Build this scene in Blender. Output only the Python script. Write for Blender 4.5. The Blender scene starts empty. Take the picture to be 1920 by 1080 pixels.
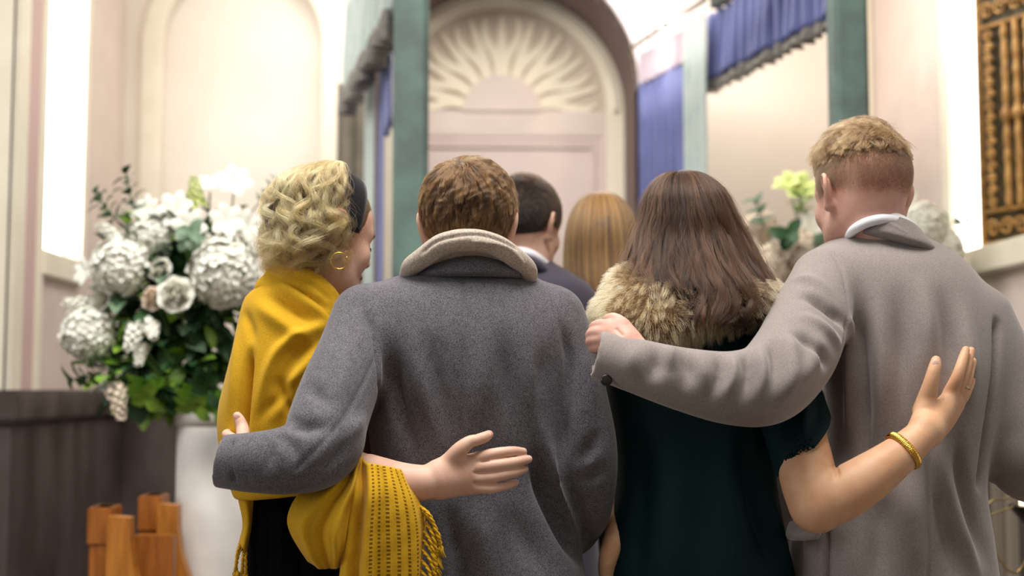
import bpy, bmesh, math, random
import numpy as np
from mathutils import Vector, Matrix
from mathutils.bvhtree import BVHTree
random.seed(7); rng = np.random.default_rng(7)
scene = bpy.context.scene
COL = scene.collection
PI = math.pi
# ------------------------------------------------------------------ camera
F = 2400.0; HC = 1.32
yaw = math.atan(80/2400); pitch = math.atan(190/2400)
FWD = Vector((math.sin(yaw)*math.cos(pitch), math.cos(yaw)*math.cos(pitch), math.sin(pitch)))
RIGHT = Vector((math.cos(yaw), -math.sin(yaw), 0)); UP = RIGHT.cross(FWD)
CAM = Vector((0, 0, HC))
def W(px, py, Y):
    """the place seen at pixel (px, py) of the photograph, on the plane y = Y"""
    d = RIGHT*((px-960)/F) + UP*((540-py)/F) + FWD
    return CAM + d*(Y/d.y)
cam_data = bpy.data.cameras.new('camera'); cam = bpy.data.objects.new('camera', cam_data); COL.objects.link(cam)
M3 = Matrix((RIGHT, UP, -FWD)).transposed()
cam.matrix_world = Matrix.Translation(CAM) @ M3.to_4x4()
cam_data.lens = 45; cam_data.sensor_width = 36; cam_data.clip_start = .05
cam_data.dof.use_dof = True; cam_data.dof.focus_distance = 2.17; cam_data.dof.aperture_fstop = 2.3
scene.camera = cam
scene.view_settings.view_transform = 'Standard'; scene.view_settings.look = 'None'
scene.view_settings.gamma = 1; scene.view_settings.exposure = 0.0
scene.cycles.use_denoising = True
scene.cycles.max_bounces = 7; scene.cycles.diffuse_bounces = 3; scene.cycles.glossy_bounces = 3; scene.cycles.use_adaptive_sampling = True; scene.cycles.adaptive_threshold = .02
# ------------------------------------------------------------------ tagging
def tag(o, label=None, cat=None, group=None, kind=None):
    if label: o['label'] = label
    if cat: o['category'] = cat
    if group: o['group'] = group
    if kind: o['kind'] = kind
    return o
def thing(name, loc, label, cat, group=None):
    o = bpy.data.objects.new(name, None); COL.objects.link(o); o.location = loc; o.empty_display_size = .1
    return tag(o, label, cat, group)
def link(name, me, mat, parent=None):
    o = bpy.data.objects.new(name, me); COL.objects.link(o)
    if mat is not None:
        for m in (mat if isinstance(mat, (list, tuple)) else [mat]): me.materials.append(m)
    if parent is not None:
        o.parent = parent
        off = Vector(parent.location)      # a part's own origin is the world's, so only a top-level parent counts
        # parents are only ever translated, meshes are built in world space
        o.matrix_parent_inverse = Matrix.Translation(-off)
    return o
# ------------------------------------------------------------------ materials
def srgb(r, g, b):
    f = lambda c: (c/255/12.92) if c/255 <= .04045 else ((c/255+.055)/1.055)**2.4
    return (f(r), f(g), f(b), 1)
def nd(nt, t, **kw):
    n = nt.nodes.new(t)
    for k, v in kw.items():
        if k.startswith('i_'): n.inputs[k[2:].replace('_', ' ')].default_value = v
        else: setattr(n, k, v)
    return n
def mat(name, col, rough=.6, col2=None, scale=20, detail=4, bump=0, bscale=None, metal=0, sheen=0, spec=.5, sss=0, stretch=None, emit=None, estr=0, contrast=(.35, .65), trans=0):
    m = bpy.data.materials.new(name); m.use_nodes = True; nt = m.node_tree
    b = nt.nodes['Principled BSDF']
    b.inputs['Base Color'].default_value = col; b.inputs['Roughness'].default_value = rough
    b.inputs['Metallic'].default_value = metal; b.inputs['Specular IOR Level'].default_value = spec
    if sheen: b.inputs['Sheen Weight'].default_value = sheen; b.inputs['Sheen Roughness'].default_value = .5
    if sss:
        b.inputs['Subsurface Weight'].default_value = sss; b.inputs['Subsurface Radius'].default_value = (1, .35, .2); b.inputs['Subsurface Scale'].default_value = .008
    if emit: b.inputs['Emission Color'].default_value = emit; b.inputs['Emission Strength'].default_value = estr
    if trans: b.inputs['Transmission Weight'].default_value = trans
    if col2 or bump:
        tc = nd(nt, 'ShaderNodeTexCoord'); src = tc.outputs['Object']
        if stretch:
            mp = nd(nt, 'ShaderNodeMapping'); mp.inputs['Scale'].default_value = stretch; nt.links.new(src, mp.inputs['Vector']); src = mp.outputs['Vector']
    if col2:
        n = nd(nt, 'ShaderNodeTexNoise', i_Scale=scale, i_Detail=detail); nt.links.new(src, n.inputs['Vector'])
        r = nd(nt, 'ShaderNodeValToRGB'); r.color_ramp.elements[0].position = contrast[0]; r.color_ramp.elements[1].position = contrast[1]
        r.color_ramp.elements[0].color = col; r.color_ramp.elements[1].color = col2
        nt.links.new(n.outputs['Fac'], r.inputs['Fac']); nt.links.new(r.outputs['Color'], b.inputs['Base Color'])
    if bump:
        n2 = nd(nt, 'ShaderNodeTexNoise', i_Scale=bscale or scale, i_Detail=3); nt.links.new(src, n2.inputs['Vector'])
        bp = nd(nt, 'ShaderNodeBump', i_Strength=bump, i_Distance=.001); nt.links.new(n2.outputs['Fac'], bp.inputs['Height'])
        nt.links.new(bp.outputs['Normal'], b.inputs['Normal'])
    return m
# ------------------------------------------------------------------ plain mesh helpers
def box(bm, x0, x1, y0, y1, z0, z1, bevel=0):
    vs = [bm.verts.new((x, y, z)) for x in (x0, x1) for y in (y0, y1) for z in (z0, z1)]
    fs = []
    for q in ((0, 1, 3, 2), (4, 6, 7, 5), (0, 4, 5, 1), (2, 3, 7, 6), (0, 2, 6, 4), (1, 5, 7, 3)):
        fs.append(bm.faces.new([vs[i] for i in q]))
    if bevel:
        es = list({e for f in fs for e in f.edges})
        bmesh.ops.bevel(bm, geom=es, offset=bevel, segments=2, affect='EDGES')
def bm_obj(name, bm, m, parent=None, smooth=False):
    bmesh.ops.recalc_face_normals(bm, faces=bm.faces)
    me = bpy.data.meshes.new(name); bm.to_mesh(me); bm.free()
    if smooth: me.shade_smooth()
    return link(name, me, m, parent)
def prism(bm, pts, y0, y1):
    """a polygon in the x-z plane pushed from y0 to y1"""
    a = [bm.verts.new((x, y0, z)) for x, z in pts]; b = [bm.verts.new((x, y1, z)) for x, z in pts]
    bm.faces.new(a); bm.faces.new(b[::-1]); n = len(pts)
    for i in range(n): bm.faces.new((a[i], a[(i+1) % n], b[(i+1) % n], b[i]))
def strip(bm, outer, inner, y0, y1, close=False):
    """a band between two equally long x-z polylines, pushed from y0 to y1"""
    n = len(outer)
    V = [[bm.verts.new((p[0], y, p[1])) for p in L] for L in (outer, inner) for y in (y0, y1)]
    of, ob, jf, jb = V
    for i in range(n if close else n-1):
        j = (i+1) % n
        bm.faces.new((of[i], of[j], jf[j], jf[i])); bm.faces.new((ob[i], jb[i], jb[j], ob[j]))
        bm.faces.new((of[i], ob[i], ob[j], of[j])); bm.faces.new((jf[i], jf[j], jb[j], jb[i]))
    if not close:
        for i in (0, n-1): bm.faces.new((of[i], jf[i], jb[i], ob[i]))
def lathe(bm, prof, c, seg=32):
    rings = []
    for r, z in prof:
        rings.append([bm.verts.new((c[0]+r*math.cos(2*PI*k/seg), c[1]+r*math.sin(2*PI*k/seg), c[2]+z)) for k in range(seg)])
    for a, b in zip(rings, rings[1:]):
        for k in range(seg): bm.faces.new((a[k], a[(k+1) % seg], b[(k+1) % seg], b[k]))
    bm.faces.new(rings[0][::-1]); bm.faces.new(rings[-1])
def tube(bm, pts, r, seg=8, r2=None, taper=False):
    pts = [Vector(p) for p in pts]; n = len(pts); rings = []
    up = Vector((0, 0, 1))
    for i, p in enumerate(pts):
        d = (pts[min(i+1, n-1)]-pts[max(i-1, 0)]).normalized()
        s = d.cross(up)
        if s.length < 1e-3: s = d.cross(Vector((1, 0, 0)))
        s.normalize(); t = s.cross(d)
        rr = r if not isinstance(r, (list, tuple)) else r[i]
        if taper: rr = r*(1-i/(n-1)*.8)
        rings.append([bm.verts.new(p+(s*math.cos(2*PI*k/seg)+t*math.sin(2*PI*k/seg))*rr) for k in range(seg)])
    for a, b in zip(rings, rings[1:]):
        for k in range(seg): bm.faces.new((a[k], a[(k+1) % seg], b[(k+1) % seg], b[k]))
    bm.faces.new(rings[0][::-1]); bm.faces.new(rings[-1])
def spline(pts, n):
    """Catmull-Rom through rows of any width"""
    P = np.array(pts, float); m = len(P)
    if m == 2: t = np.linspace(0, 1, n)[:, None]; return P[0]*(1-t)+P[1]*t
    E = np.vstack([2*P[0]-P[1], P, 2*P[-1]-P[-2]])
    u = np.linspace(0, m-1, n); i = np.minimum(u.astype(int), m-2); t = (u-i)[:, None]
    a, b, c, d = E[i], E[i+1], E[i+2], E[i+3]
    return .5*((2*b)+(c-a)*t+(2*a-5*b+4*c-d)*t*t+(3*b-a-3*c+d)*t**3)
# ------------------------------------------------------------------ the setting
M_wall = mat('wall_plaster', srgb(234, 223, 210), .8, srgb(228, 216, 202), 3, bump=.2, bscale=120)
M_cream = mat('cream_plaster', srgb(240, 232, 212), .75, srgb(233, 224, 203), 6)
M_pink = mat('pink_plaster', srgb(220, 203, 192), .8, srgb(212, 195, 184), 5)
M_pinkpanel = mat('pink_panel_paint', srgb(214, 196, 188), .6, srgb(207, 188, 180), 4)
M_mauve_shade = mat('mauve_shade_plaster', srgb(124, 104, 101), .8, srgb(114, 94, 90), 4)  # darkened mauve: the shade inside the arch reveal is put into the colour
M_lav = mat('lavender_plaster', srgb(236, 226, 232), .8)
M_taupe = mat('tympanum_plaster', srgb(205, 190, 172), .8, srgb(196, 180, 162), 6)
M_stone = mat('dark_marble', srgb(96, 84, 80), .35, srgb(66, 56, 50), 5, 8, stretch=(1, 1, .5))
M_floor = mat('stone_floor', srgb(120, 104, 92), .4, srgb(92, 78, 68), 4)
M_copper = mat('verdigris_copper', srgb(88, 104, 100), .6, srgb(108, 136, 126), 9, 8, contrast=(.4, .75), bump=.4, bscale=60)
XL, XR, YB, YN = -1.6, 1.9, 5.9, 4.46
ZT = 3.7
def arc(cx, cz, r, a0, a1, n): return [(cx+r*math.cos(a0+(a1-a0)*k/n), cz+r*math.sin(a0+(a1-a0)*k/n)) for k in range(n+1)]
def struct(name, bm, m, smooth=False):
    o = bm_obj(name, bm, m, None, smooth); o['kind'] = 'structure'; return o
bm = bmesh.new(); box(bm, -6, 6, -3, 7.2, -.1, 0); struct('floor', bm, M_floor)
bm = bmesh.new(); box(bm, -6, 6, -3, 7.2, 4.4, 4.5); box(bm, XL-.4, XR+.6, YN, YB+.8, ZT, ZT+.1); struct('ceiling', bm, M_cream)
# rear wall of the bay (y = YB) with an arched opening for the door recess and a sunk arched panel at the left
ACX, ACZ, AR = .1625, 2.74, .63
def wall_with_arch(bm, x0, x1, z0, z1, y0, y1, cx, cz, r):
    """wall slab with a round-headed opening that starts at z0"""
    n = 40
    inner = [(cx+r, z0)]+arc(cx, cz, r, 0, PI, n)+[(cx-r, z0)]
    outer = [(x1, z0)]
    for k in range(n+1):
        a = PI*k/n; dx, dz = math.cos(a), math.sin(a)
        t = min(((x1-cx)/dx if dx > 1e-6 else (x0-cx)/dx if dx < -1e-6 else 1e9), ((z1-cz)/dz if dz > 1e-6 else 1e9))
        outer.append((cx+dx*t, cz+dz*t))
    outer.append((x0, z0))
    strip(bm, outer, inner, y0, y1)
bm = bmesh.new()
wall_with_arch(bm, -.60, 1.95, 0, ZT, YB, YB+.12, ACX, ACZ, AR)
PX, PR, PZ = -1.057, .37, 2.93            # sunk panel
wall_with_arch(bm, XL-.3, -.60, 0, ZT, YB, YB+.05, PX, PZ, PR)
box(bm, XL-.3, -.60, YB+.05, YB+.12, 0, ZT)
struct('wall_back', bm, M_wall)
bm = bmesh.new()                            # cream moulding round the sunk panel
strip(bm, [(PX+PR+.09, 0)]+arc(PX, PZ, PR+.09, 0, PI, 32)+[(PX-PR-.09, 0)], [(PX+PR, 0)]+arc(PX, PZ, PR, 0, PI, 32)+[(PX-PR, 0)], YB-.02, YB)
struct('trim_1', bm, M_cream)
# recess behind the arch: mauve reveal with its shade in the colour, then the door wall at y = 6.5
YD = 6.5
bm = bmesh.new()
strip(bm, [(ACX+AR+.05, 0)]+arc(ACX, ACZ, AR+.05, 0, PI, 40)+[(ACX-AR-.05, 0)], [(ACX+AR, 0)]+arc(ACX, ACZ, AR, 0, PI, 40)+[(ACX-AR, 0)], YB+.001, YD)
struct('wall_recess', bm, M_mauve_shade, False)
bm = bmesh.new()                            # pale archivolt band painted round the opening
strip(bm, [(ACX+AR+.2, 2.7)]+arc(ACX, ACZ, AR+.2, 0, PI, 40)+[(ACX-AR-.2, 2.7)], [(ACX+AR+.004, 2.7)]+arc(ACX, ACZ, AR+.004, 0, PI, 40)+[(ACX-AR-.004, 2.7)], YB-.012, YB)
struct('trim_2', bm, M_lav)
bm = bmesh.new(); box(bm, ACX-.75, ACX+.75, YD, YD+.1, 0, 3.6); struct('wall_door', bm, M_pinkpanel)
IR = .54
bm = bmesh.new()                            # cream arch frame
strip(bm, [(ACX+AR-.002, 0)]+arc(ACX, ACZ, AR-.002, 0, PI, 40)+[(ACX-AR+.002, 0)], [(ACX+IR, 0)]+arc(ACX, ACZ, IR, 0, PI, 40)+[(ACX-IR, 0)], YD-.05, YD)
strip(bm, arc(ACX, ACZ, IR+.055, 0, PI, 40), arc(ACX, ACZ, IR+.03, 0, PI, 40), YD-.07, YD-.05)
struct('trim_3', bm, M_cream)
bm = bmesh.new()
prism(bm, arc(ACX, ACZ, IR, 0, PI, 40), YD-.02, YD-.005)
struct('wall_tympanum', bm, M_taupe)
M_ray = mat('ray_plaster', srgb(232, 220, 196), .8)
fan = thing('sunburst_relief', (ACX, YD, ACZ), 'cream plaster sunburst relief with wavy rays in the arch above the pink door', 'relief')
bm = bmesh.new()
prism(bm, [(ACX+.20*math.cos(a), ACZ+.20*math.sin(a)*.95) for a in np.linspace(0, PI, 24)], YD-.046, YD-.02)
bm_obj('sun_disc', bm, M_pink, fan)
NR = 19
for k in range(NR):
    a = PI*(k+.5)/NR; bm = bmesh.new(); L = []; R_ = []
    wav = 0 if k % 2 == 1 else (.02 if k < NR/2 else -.02)
    for i in range(15):
        t = i/14; r = .17+t*(.335 if k % 2 else .325)
        w = min(.030*(1-t)**.8+.008, r*.075); off = wav*math.sin(t*2*PI)
        c, s = math.cos(a), math.sin(a)
        L.append((ACX+c*r-s*(w+off), ACZ+s*r+c*(w+off))); R_.append((ACX+c*r+s*(w-off), ACZ+s*r-c*(w-off)))
    strip(bm, L, R_, YD-.029-.0006*k, YD-.02); bm_obj('ray', bm, M_ray, fan)
bm = bmesh.new()                            # lintel above the door and door leaf with stepped panel
box(bm, ACX-IR, ACX+IR, YD-.035, YD, 2.632, ACZ+.005); struct('trim_4', bm, M_pink)
door = thing('door_1', (ACX, YD, 0), None, None); door['kind'] = 'structure'
bm = bmesh.new(); box(bm, ACX-IR, ACX+IR, YD-.02, YD-.002, 0, 2.632); bm_obj('door_leaf', bm, M_pinkpanel, door)
bm = bmesh.new()
for (a, b, d) in ((0, .022, .034), (.022, .052, .027), (.062, .08, .034)):
    x0, x1, zt = ACX-IR+a, ACX+IR-a, 2.632-a; w = b-a
    strip(bm, [(x0, .1), (x0, zt), (x1, zt), (x1, .1)], [(x0+w, .1), (x0+w, zt-w), (x1-w, zt-w), (x1-w, .1)], YD-d, YD-.02)
bm_obj('panel_moulding', bm, M_pinkpanel, door)
# side walls of the bay with window openings
def side_wall(name, x0, x1, y0, y1, oy0, oy1, oz0, oz1, m):
    bm = bmesh.new()
    box(bm, x0, x1, y0, oy0, 0, ZT); box(bm, x0, x1, oy1, y1, 0, ZT); box(bm, x0, x1, oy0, oy1, 0, oz0); box(bm, x0, x1, oy0, oy1, oz1, ZT)
    return struct(name, bm, m)
side_wall('wall_left', XL-.3, XL, YN, YB+.12, 4.78, 5.25, 1.80, 3.5, M_pink)
side_wall('wall_right', XR, XR+.5, 3.6, YB+.12, 4.0, 4.96, 1.80, 3.5, M_pink)
bm = bmesh.new(); box(bm, -6, XL-.3, YN, YN+.3, 0, 4.4); box(bm, -6, XL+.0, YN-.001, YN+.05, 0, 4.4); struct('wall_nave_left', bm, M_cream)
bm = bmesh.new(); box(bm, XR+.5, 6, 3.6, 3.9, 0, 4.4); box(bm, XR, XR+.5, 3.6, 3.65, ZT, 4.4); struct('wall_nave_right', bm, M_wall)
# pink bands and cream corner rolls on the left pier
bm = bmesh.new(); box(bm, XL-.03, XL+.012, 4.60, 4.72, 1.31, 3.6); struct('trim_5', bm, mat('rose_band', srgb(205, 176, 168), .8))
bm = bmesh.new(); box(bm, XL-.03, XL+.02, 4.72, 4.78, 1.31, 3.6); box(bm, XL-.03, XL+.02, YN+.02, 4.58, 1.31, 3.6); struct('trim_6', bm, M_cream)
# sills
bm = bmesh.new(); box(bm, XL-.28, XL+.03, 4.76, 5.27, 1.74, 1.84, .008); struct('trim_7', bm, M_cream)
bm = bmesh.new(); box(bm, XR-.04, XR+.48, 3.95, 5.0, 1.74, 1.84, .008); struct('trim_8', bm, M_cream)
# jambs of the side windows
bm = bmesh.new(); box(bm, XL-.03, XL+.02, 5.243, 5.30, 1.845, 3.55); struct('trim_9', bm, M_cream)
bm = bmesh.new(); box(bm, XR-.004, XR+.03, 4.952, 5.03, 1.845, 3.55); struct('trim_10', bm, M_cream)
# cream rounded pilaster in the right rear corner
bm = bmesh.new(); box(bm, XR-.05, XR, YB-.05, YB, 1.318, ZT, .01); struct('trim_11', bm, M_cream)
# daylight behind frosted panes
M_pane = mat('frosted_daylight_pane', srgb(255, 255, 250), .4, emit=(1, .985, .95, 1), estr=3.4)
bm = bmesh.new(); box(bm, XL-.07, XL-.06, 4.77, 5.26, 1.82, 3.52); struct('window_1', bm, M_pane)
bm = bmesh.new()
vs = [bm.verts.new(v) for v in ((XR+.02, 4.955, 1.83), (XR+.52, 3.95, 1.83), (XR+.52, 3.95, 3.52), (XR+.02, 4.955, 3.52), (XR+.03, 4.96, 1.83), (XR+.53, 3.955, 1.83), (XR+.53, 3.955, 3.52), (XR+.03, 4.96, 3.52))]
for q in ((0, 1, 2, 3), (7, 6, 5, 4), (0, 4, 5, 1), (1, 5, 6, 2), (2, 6, 7, 3), (3, 7, 4, 0)): bm.faces.new([vs[i] for i in q])
struct('window_2', bm, M_pane)
# marble wainscot
bm = bmesh.new()
for z0, z1, d in ((0, 1.19, .05), (1.19, 1.205, .03), (1.205, 1.22, .06), (1.22, 1.318, .075)):
    box(bm, XL-.02, XL+d, YN-d, YB, z0, z1); box(bm, -6, XL-.0, YN-d, YN, z0, z1); box(bm, XL, ACX-AR-.02, YB-d, YB, z0, z1)
    box(bm, XR-d, XR+.02, 3.6, YB, z0, z1); box(bm, ACX+AR+.02, XR, YB-d, YB, z0, z1)
struct('baseboard_bay', bm, M_stone)
bm = bmesh.new()
for y in (4.3, 4.42, 4.9, 5.3): box(bm, XR-.075, XR-.05, y, y+.05, .05, 1.19)
struct('baseboard_right', bm, mat('pale_marble_strip', srgb(150, 138, 124), .4))
# ------------------------------------------------------------------ canopy: columns, rail, curtains, valances
def column(x, y, label):
    t = thing('canopy_column', (x, y, 0), label, 'column', 'green copper canopy columns'); t['kind'] = 'thing'
    bm = bmesh.new(); h = .0575; c = .016; z = 0
    prof = [(-h+c, -h), (h-c, -h), (h, -h+c), (h, h-c), (h-c, h), (-h+c, h), (-h, h-c), (-h, -h+c)]
    vs = [[bm.verts.new((x+a, y+b, zz)) for a, b in prof] for zz in (.12, 3.0)]
    bm.faces.new(vs[0][::-1]); bm.faces.new(vs[1])
    for k in range(8): bm.faces.new((vs[0][k], vs[0][(k+1) % 8], vs[1][(k+1) % 8], vs[1][k]))
    bm_obj('shaft', bm, M_copper, t)
    bm = bmesh.new(); box(bm, x-.08, x+.08, y-.08, y+.08, 0, .12, .01); bm_obj('base', bm, M_copper, t)
    bm = bmesh.new(); box(bm, x-.075, x+.075, y-.075, y+.075, 3.0, 3.06, .01); bm_obj('capital', bm, M_copper, t)
CL, CR = (-.195, 4.2), (1.272, 4.2)
column(*CL, 'square verdigris copper column rising behind the blonde and the brown-haired heads')
column(*CR, 'square verdigris copper column rising behind the short-haired man in the taupe coat')
RL, RR = (-.50, 5.68), (.775, 5.75)
M_beam = mat('dark_green_beam', srgb(44, 54, 48), .5, srgb(60, 74, 64), 12)
M_rail = mat('brushed_steel_rail', srgb(196, 190, 182), .3, metal=.9)
cn = thing('canopy', (.5, 5, 2.86), 'dark green canopy beams on the copper columns above the curtains', 'canopy')
bm = bmesh.new()
def beam(bm, a, b, z0, z1, w):
    a, b = Vector((*a, 0)), Vector((*b, 0)); d = (b-a).normalized(); s = Vector((-d.y, d.x, 0))*w
    vs = [bm.verts.new((p.x, p.y, z)) for z in (z0, z1) for p in (a-s, b-s, b+s, a+s)]
    for q in ((3, 2, 1, 0), (4, 5, 6, 7), (0, 1, 5, 4), (1, 2, 6, 5), (2, 3, 7, 6), (3, 0, 4, 7)): bm.faces.new([vs[i] for i in q])
beam(bm, (CR[0]-.01, CR[1]+.06), (1.01, 5.16), 2.89, 2.97, .02); bm_obj('beam', bm, M_beam, cn)
bm = bmesh.new(); beam(bm, CL, (-.33, 4.9), 2.93, 3.0, .03); bm_obj('beam', bm, M_beam, cn)
bm = bmesh.new(); beam(bm, CL, CR, 2.97, 3.03, .03); bm_obj('beam', bm, M_beam, cn)
def lerp2(a, b, t): return (a[0]+(b[0]-a[0])*t, a[1]+(b[1]-a[1])*t)
rl = thing('curtain_rail', (1, 5, 2.85), 'slim steel curtain rail running forward at the right of the arch', 'rail')
bm = bmesh.new(); tube(bm, [(RR[0]-.03, RR[1], 2.885), (.945, 5.02, 2.885)], .012); bm_obj('rod', bm, M_rail, rl)
for k in range(5):
    p = lerp2((RR[0]-.03, RR[1]), (.945, 5.02), .05+k*.11); bm = bmesh.new(); bmesh.ops.create_uvsphere(bm, u_segments=12, v_segments=8, radius=.022 if k == 4 else .014)
    bmesh.ops.translate(bm, verts=bm.verts, vec=(p[0], p[1]-.02, 2.885)); bm_obj('runner', bm, M_rail, rl, True)
def drape(name, path, z0, z1, m, label, cat='curtain', folds=8, amp=.03, flare=0, scallop=0, parent=None, thick=.004, seed=0, group=None):
    """hanging cloth along a path, pleats deepening downwards"""
    r = random.Random(seed); n = folds*12; P = spline([(*p,) for p in path], n+1)
    T = np.gradient(P, axis=0); T /= np.linalg.norm(T, axis=1)[:, None]; N = np.stack([-T[:, 1], T[:, 0]], 1)
    ph = [r.uniform(-.6, .6) for _ in range(folds+2)]; hz = 14; me = bpy.data.meshes.new(name); V = []; Fc = []
    for j in range(hz+1):
        v = j/hz
        for i in range(n+1):
            u = i/n*folds; k = int(u); w = math.sin(2*PI*u+ph[k]*(1-(u-k))+ph[k+1]*(u-k))
            a = amp*(.45+.55*v)*(1+.3*math.sin(u*1.7+v*2)); q = P[i]+N[i]*w*a + T[i]*math.cos(2*PI*u*1+ph[k])*a*.25
            z = z1+(z0-z1)*v
            if scallop: z += scallop*v*abs(math.sin(PI*u*.5))**.7
            V.append((q[0], q[1], z))
    for j in range(hz):
        for i in range(n): a = j*(n+1)+i; Fc.append((a, a+1, a+n+2, a+n+1))
    me.from_pydata(V, [], Fc); me.shade_smooth()
    o = link(name, me, m, parent); s = o.modifiers.new('thickness', 'SOLIDIFY'); s.thickness = thick
    if label: tag(o, label, cat, group)
    return o
M_blue = mat('blue_curtain_cloth', srgb(90, 98, 152), .6, srgb(78, 86, 140), 8, sheen=.3)
M_sage = mat('pale_sage_lining', srgb(172, 182, 176), .7, srgb(158, 170, 166), 10, sheen=.2)
M_taupec = mat('taupe_curtain_cloth', srgb(120, 112, 98), .8, srgb(104, 96, 84), 10)
M_lilac = mat('lilac_heading_tape', srgb(198, 182, 192), .8)
M_fringe = mat('grey_fringe', srgb(128, 124, 116), .9, srgb(104, 100, 96), 60, bump=.5, bscale=200)
for (t0, t1) in ((0, .30),):
    a, b = lerp2(RR, CR, t0), lerp2(RR, CR, t1)
    cu = drape('curtain', [a, b], .05, 2.71, M_blue, 'long pleated blue curtain hanging from the steel rail right of the arch', folds=7, amp=.022, seed=1)
    drape('heading', [a, b], 2.70, 2.85, M_lilac, None, folds=14, amp=.012, seed=2, parent=cu)
drape('curtain', [(.905, 5.36), (.965, 5.12)], .05, 2.86, M_sage, 'pale sage curtain hanging beside the blue curtain at the right', folds=3, amp=.022, seed=3)
v = drape('valance', [(1.0, 5.26), (1.25, 4.275)], 2.60, 2.88, M_blue, 'short blue valance with grey fringed edge leading to the right copper column', 'valance', folds=14, amp=.03, scallop=.0, seed=4)
drape('fringe', [(1.0, 5.26), (1.25, 4.275)], 2.555, 2.61, M_fringe, None, folds=14, amp=.035, seed=4, parent=v)
v = drape('valance', [(-.53, 5.5), (-.25, 4.28)], 2.60, 3.0, M_sage, 'grey and sage gathered valance hanging left of the copper column', 'valance', folds=16, amp=.028, seed=5)
drape('fringe', [(-.54, 5.5), (-.27, 4.28)], 2.50, 2.61, M_fringe, None, folds=16, amp=.04, seed=6, parent=v)
drape('curtain', [(-.60, 5.72), (-.46, 5.66)], .05, 2.7, M_taupec, 'dull taupe curtain hanging behind the blonde head, leftmost of the curtains', folds=2, amp=.02, seed=7)
drape('curtain', [(-.46, 5.6), (-.40, 5.4)], .05, 2.9, M_sage, 'pale sage curtain between the taupe curtain and the left copper column', folds=2, amp=.02, seed=8)
drape('curtain', [(-.385, 5.4), (-.355, 5.25)], .05, 2.9, M_blue, 'narrow blue curtain showing at the left edge of the left copper column', folds=2, amp=.012, seed=9)
drape('curtain', [(-.33, 4.95), (-.29, 4.7)], 2.3, 3.0, M_blue, 'bunched blue curtain top beside the head of the left copper column', folds=3, amp=.012, seed=10)
# spot lamps above the curtain
M_lampbody = mat('white_lamp_metal', srgb(235, 232, 228), .4)
M_glow = mat('lamp_glow', (1, 1, 1, 1), .4, emit=(1, .95, .88, 1), estr=10)
for px, py, Y, lb in ((1250, 28, 5.5, 'white spot lamp hanging above the blue curtain, the upper of two'), (1213, 92, 5.82, 'small glowing spot lamp beside the arch edge, the lower of two')):
    p = W(px, py, Y); t = thing('spot_lamp', p, lb, 'lamp', 'spot lamps by the arch')
    s = 1 if Y < 5.6 else .6
    bm = bmesh.new(); lathe(bm, [(.018*s, .06), (.03*s, .05), (.04*s, .0), (.045*s, -.04*s)], p); bm_obj('lamp_shade', bm, M_lampbody, t, True)
    bm = bmesh.new(); lathe(bm, [(.005, -.075*s), (.03*s, -.065*s), (.042*s, -.045*s), (.04*s, -.038*s)], p); bm_obj('bulb', bm, M_glow, t, True)
    bm = bmesh.new(); tube(bm, [(p.x, p.y, p.z+.05), (p.x, p.y, ZT)], .005); bm_obj('rod', bm, M_lampbody, t)
# bronze grille leaf standing before the right window
M_bronze = mat('gilt_bronze', srgb(214, 168, 98), .45, srgb(164, 120, 66), 30, metal=.35)
G0, G1 = (1.925, 4.70), (2.26, 4.02)       # far hinge, near end
def gp(u, z, off=0): x, y = lerp2(G0, G1, u); return Vector((x-.9*off, y-.44*off, z))
gr = thing('window_grille', (1.945, 4.665, 1.84), 'gilt bronze grille of twisted bars and scrolls before the bright right window', 'grille')
def gbar(bm, u0, z0, u1, z1, r, n=2): tube(bm, [gp(u0+(u1-u0)*k/(n-1), z0+(z1-z0)*k/(n-1)) for k in range(n)], r, 8)
bm = bmesh.new(); ZB, ZG = 1.85, 3.45
for u in (.0, .98): gbar(bm, u, ZB, u, ZG, .012)
for z in (ZB+.01, 1.98, 2.60+.0, 2.68, ZG-.02): 
    if z not in (2.60,): gbar(bm, 0, z, .98, z, .008)
gbar(bm, .0, ZB, .98, ZB, .014); bm_obj('frame', bm, M_bronze, gr, True)
bm = bmesh.new(); q = [bm.verts.new(gp(u, z, -o)) for o in (.02, .028) for u, z in ((-.01, ZB-.01), (1, ZB-.01), (1, ZG), (-.01, ZG))]
for i in ((0, 1, 2, 3), (7, 6, 5, 4), (0, 4, 5, 1), (1, 5, 6, 2), (2, 6, 7, 3), (3, 7, 4, 0)): bm.faces.new([q[j] for j in i])
bm_obj('backing_panel', bm, mat('dull_olive_metal', srgb(96, 84, 52), .6, srgb(72, 62, 40), 20), gr)
for k in range(12):
    u = .16+k*.068; bm = bmesh.new(); pts = []; rs = []
    for i in range(40):
        t = i/39; pts.append(gp(u, 1.98+.70*t)); rs.append(.0085+.004*math.sin(t*PI*9)**2+(.007 if abs(t-.5) < .03 else 0))
    tube(bm, pts, [x+.003 for x in rs], 8); bm_obj('bar', bm, M_bronze, gr, True)
def scroll(bm, u, z, s, flip):
    pts = []
    for i in range(26):
        a = i/25*PI*3; r = s*(1-i/30)
        pts.append(gp(u+flip*r*math.cos(a)/.76, z+r*math.sin(a)))
    tube(bm, pts, .006, 6)
for k in range(15):
    bm = bmesh.new(); scroll(bm, .06, 2.01+k*.045, .021, 1 if k % 2 else -1); bm_obj('scroll', bm, M_bronze, gr, True)
for row in (1.915, 2.74):
    for k in range(11): bm = bmesh.new(); scroll(bm, .055+k*.085, row, .034, 1 if k % 2 else -1); bm_obj('scroll', bm, M_bronze, gr, True)
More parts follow.
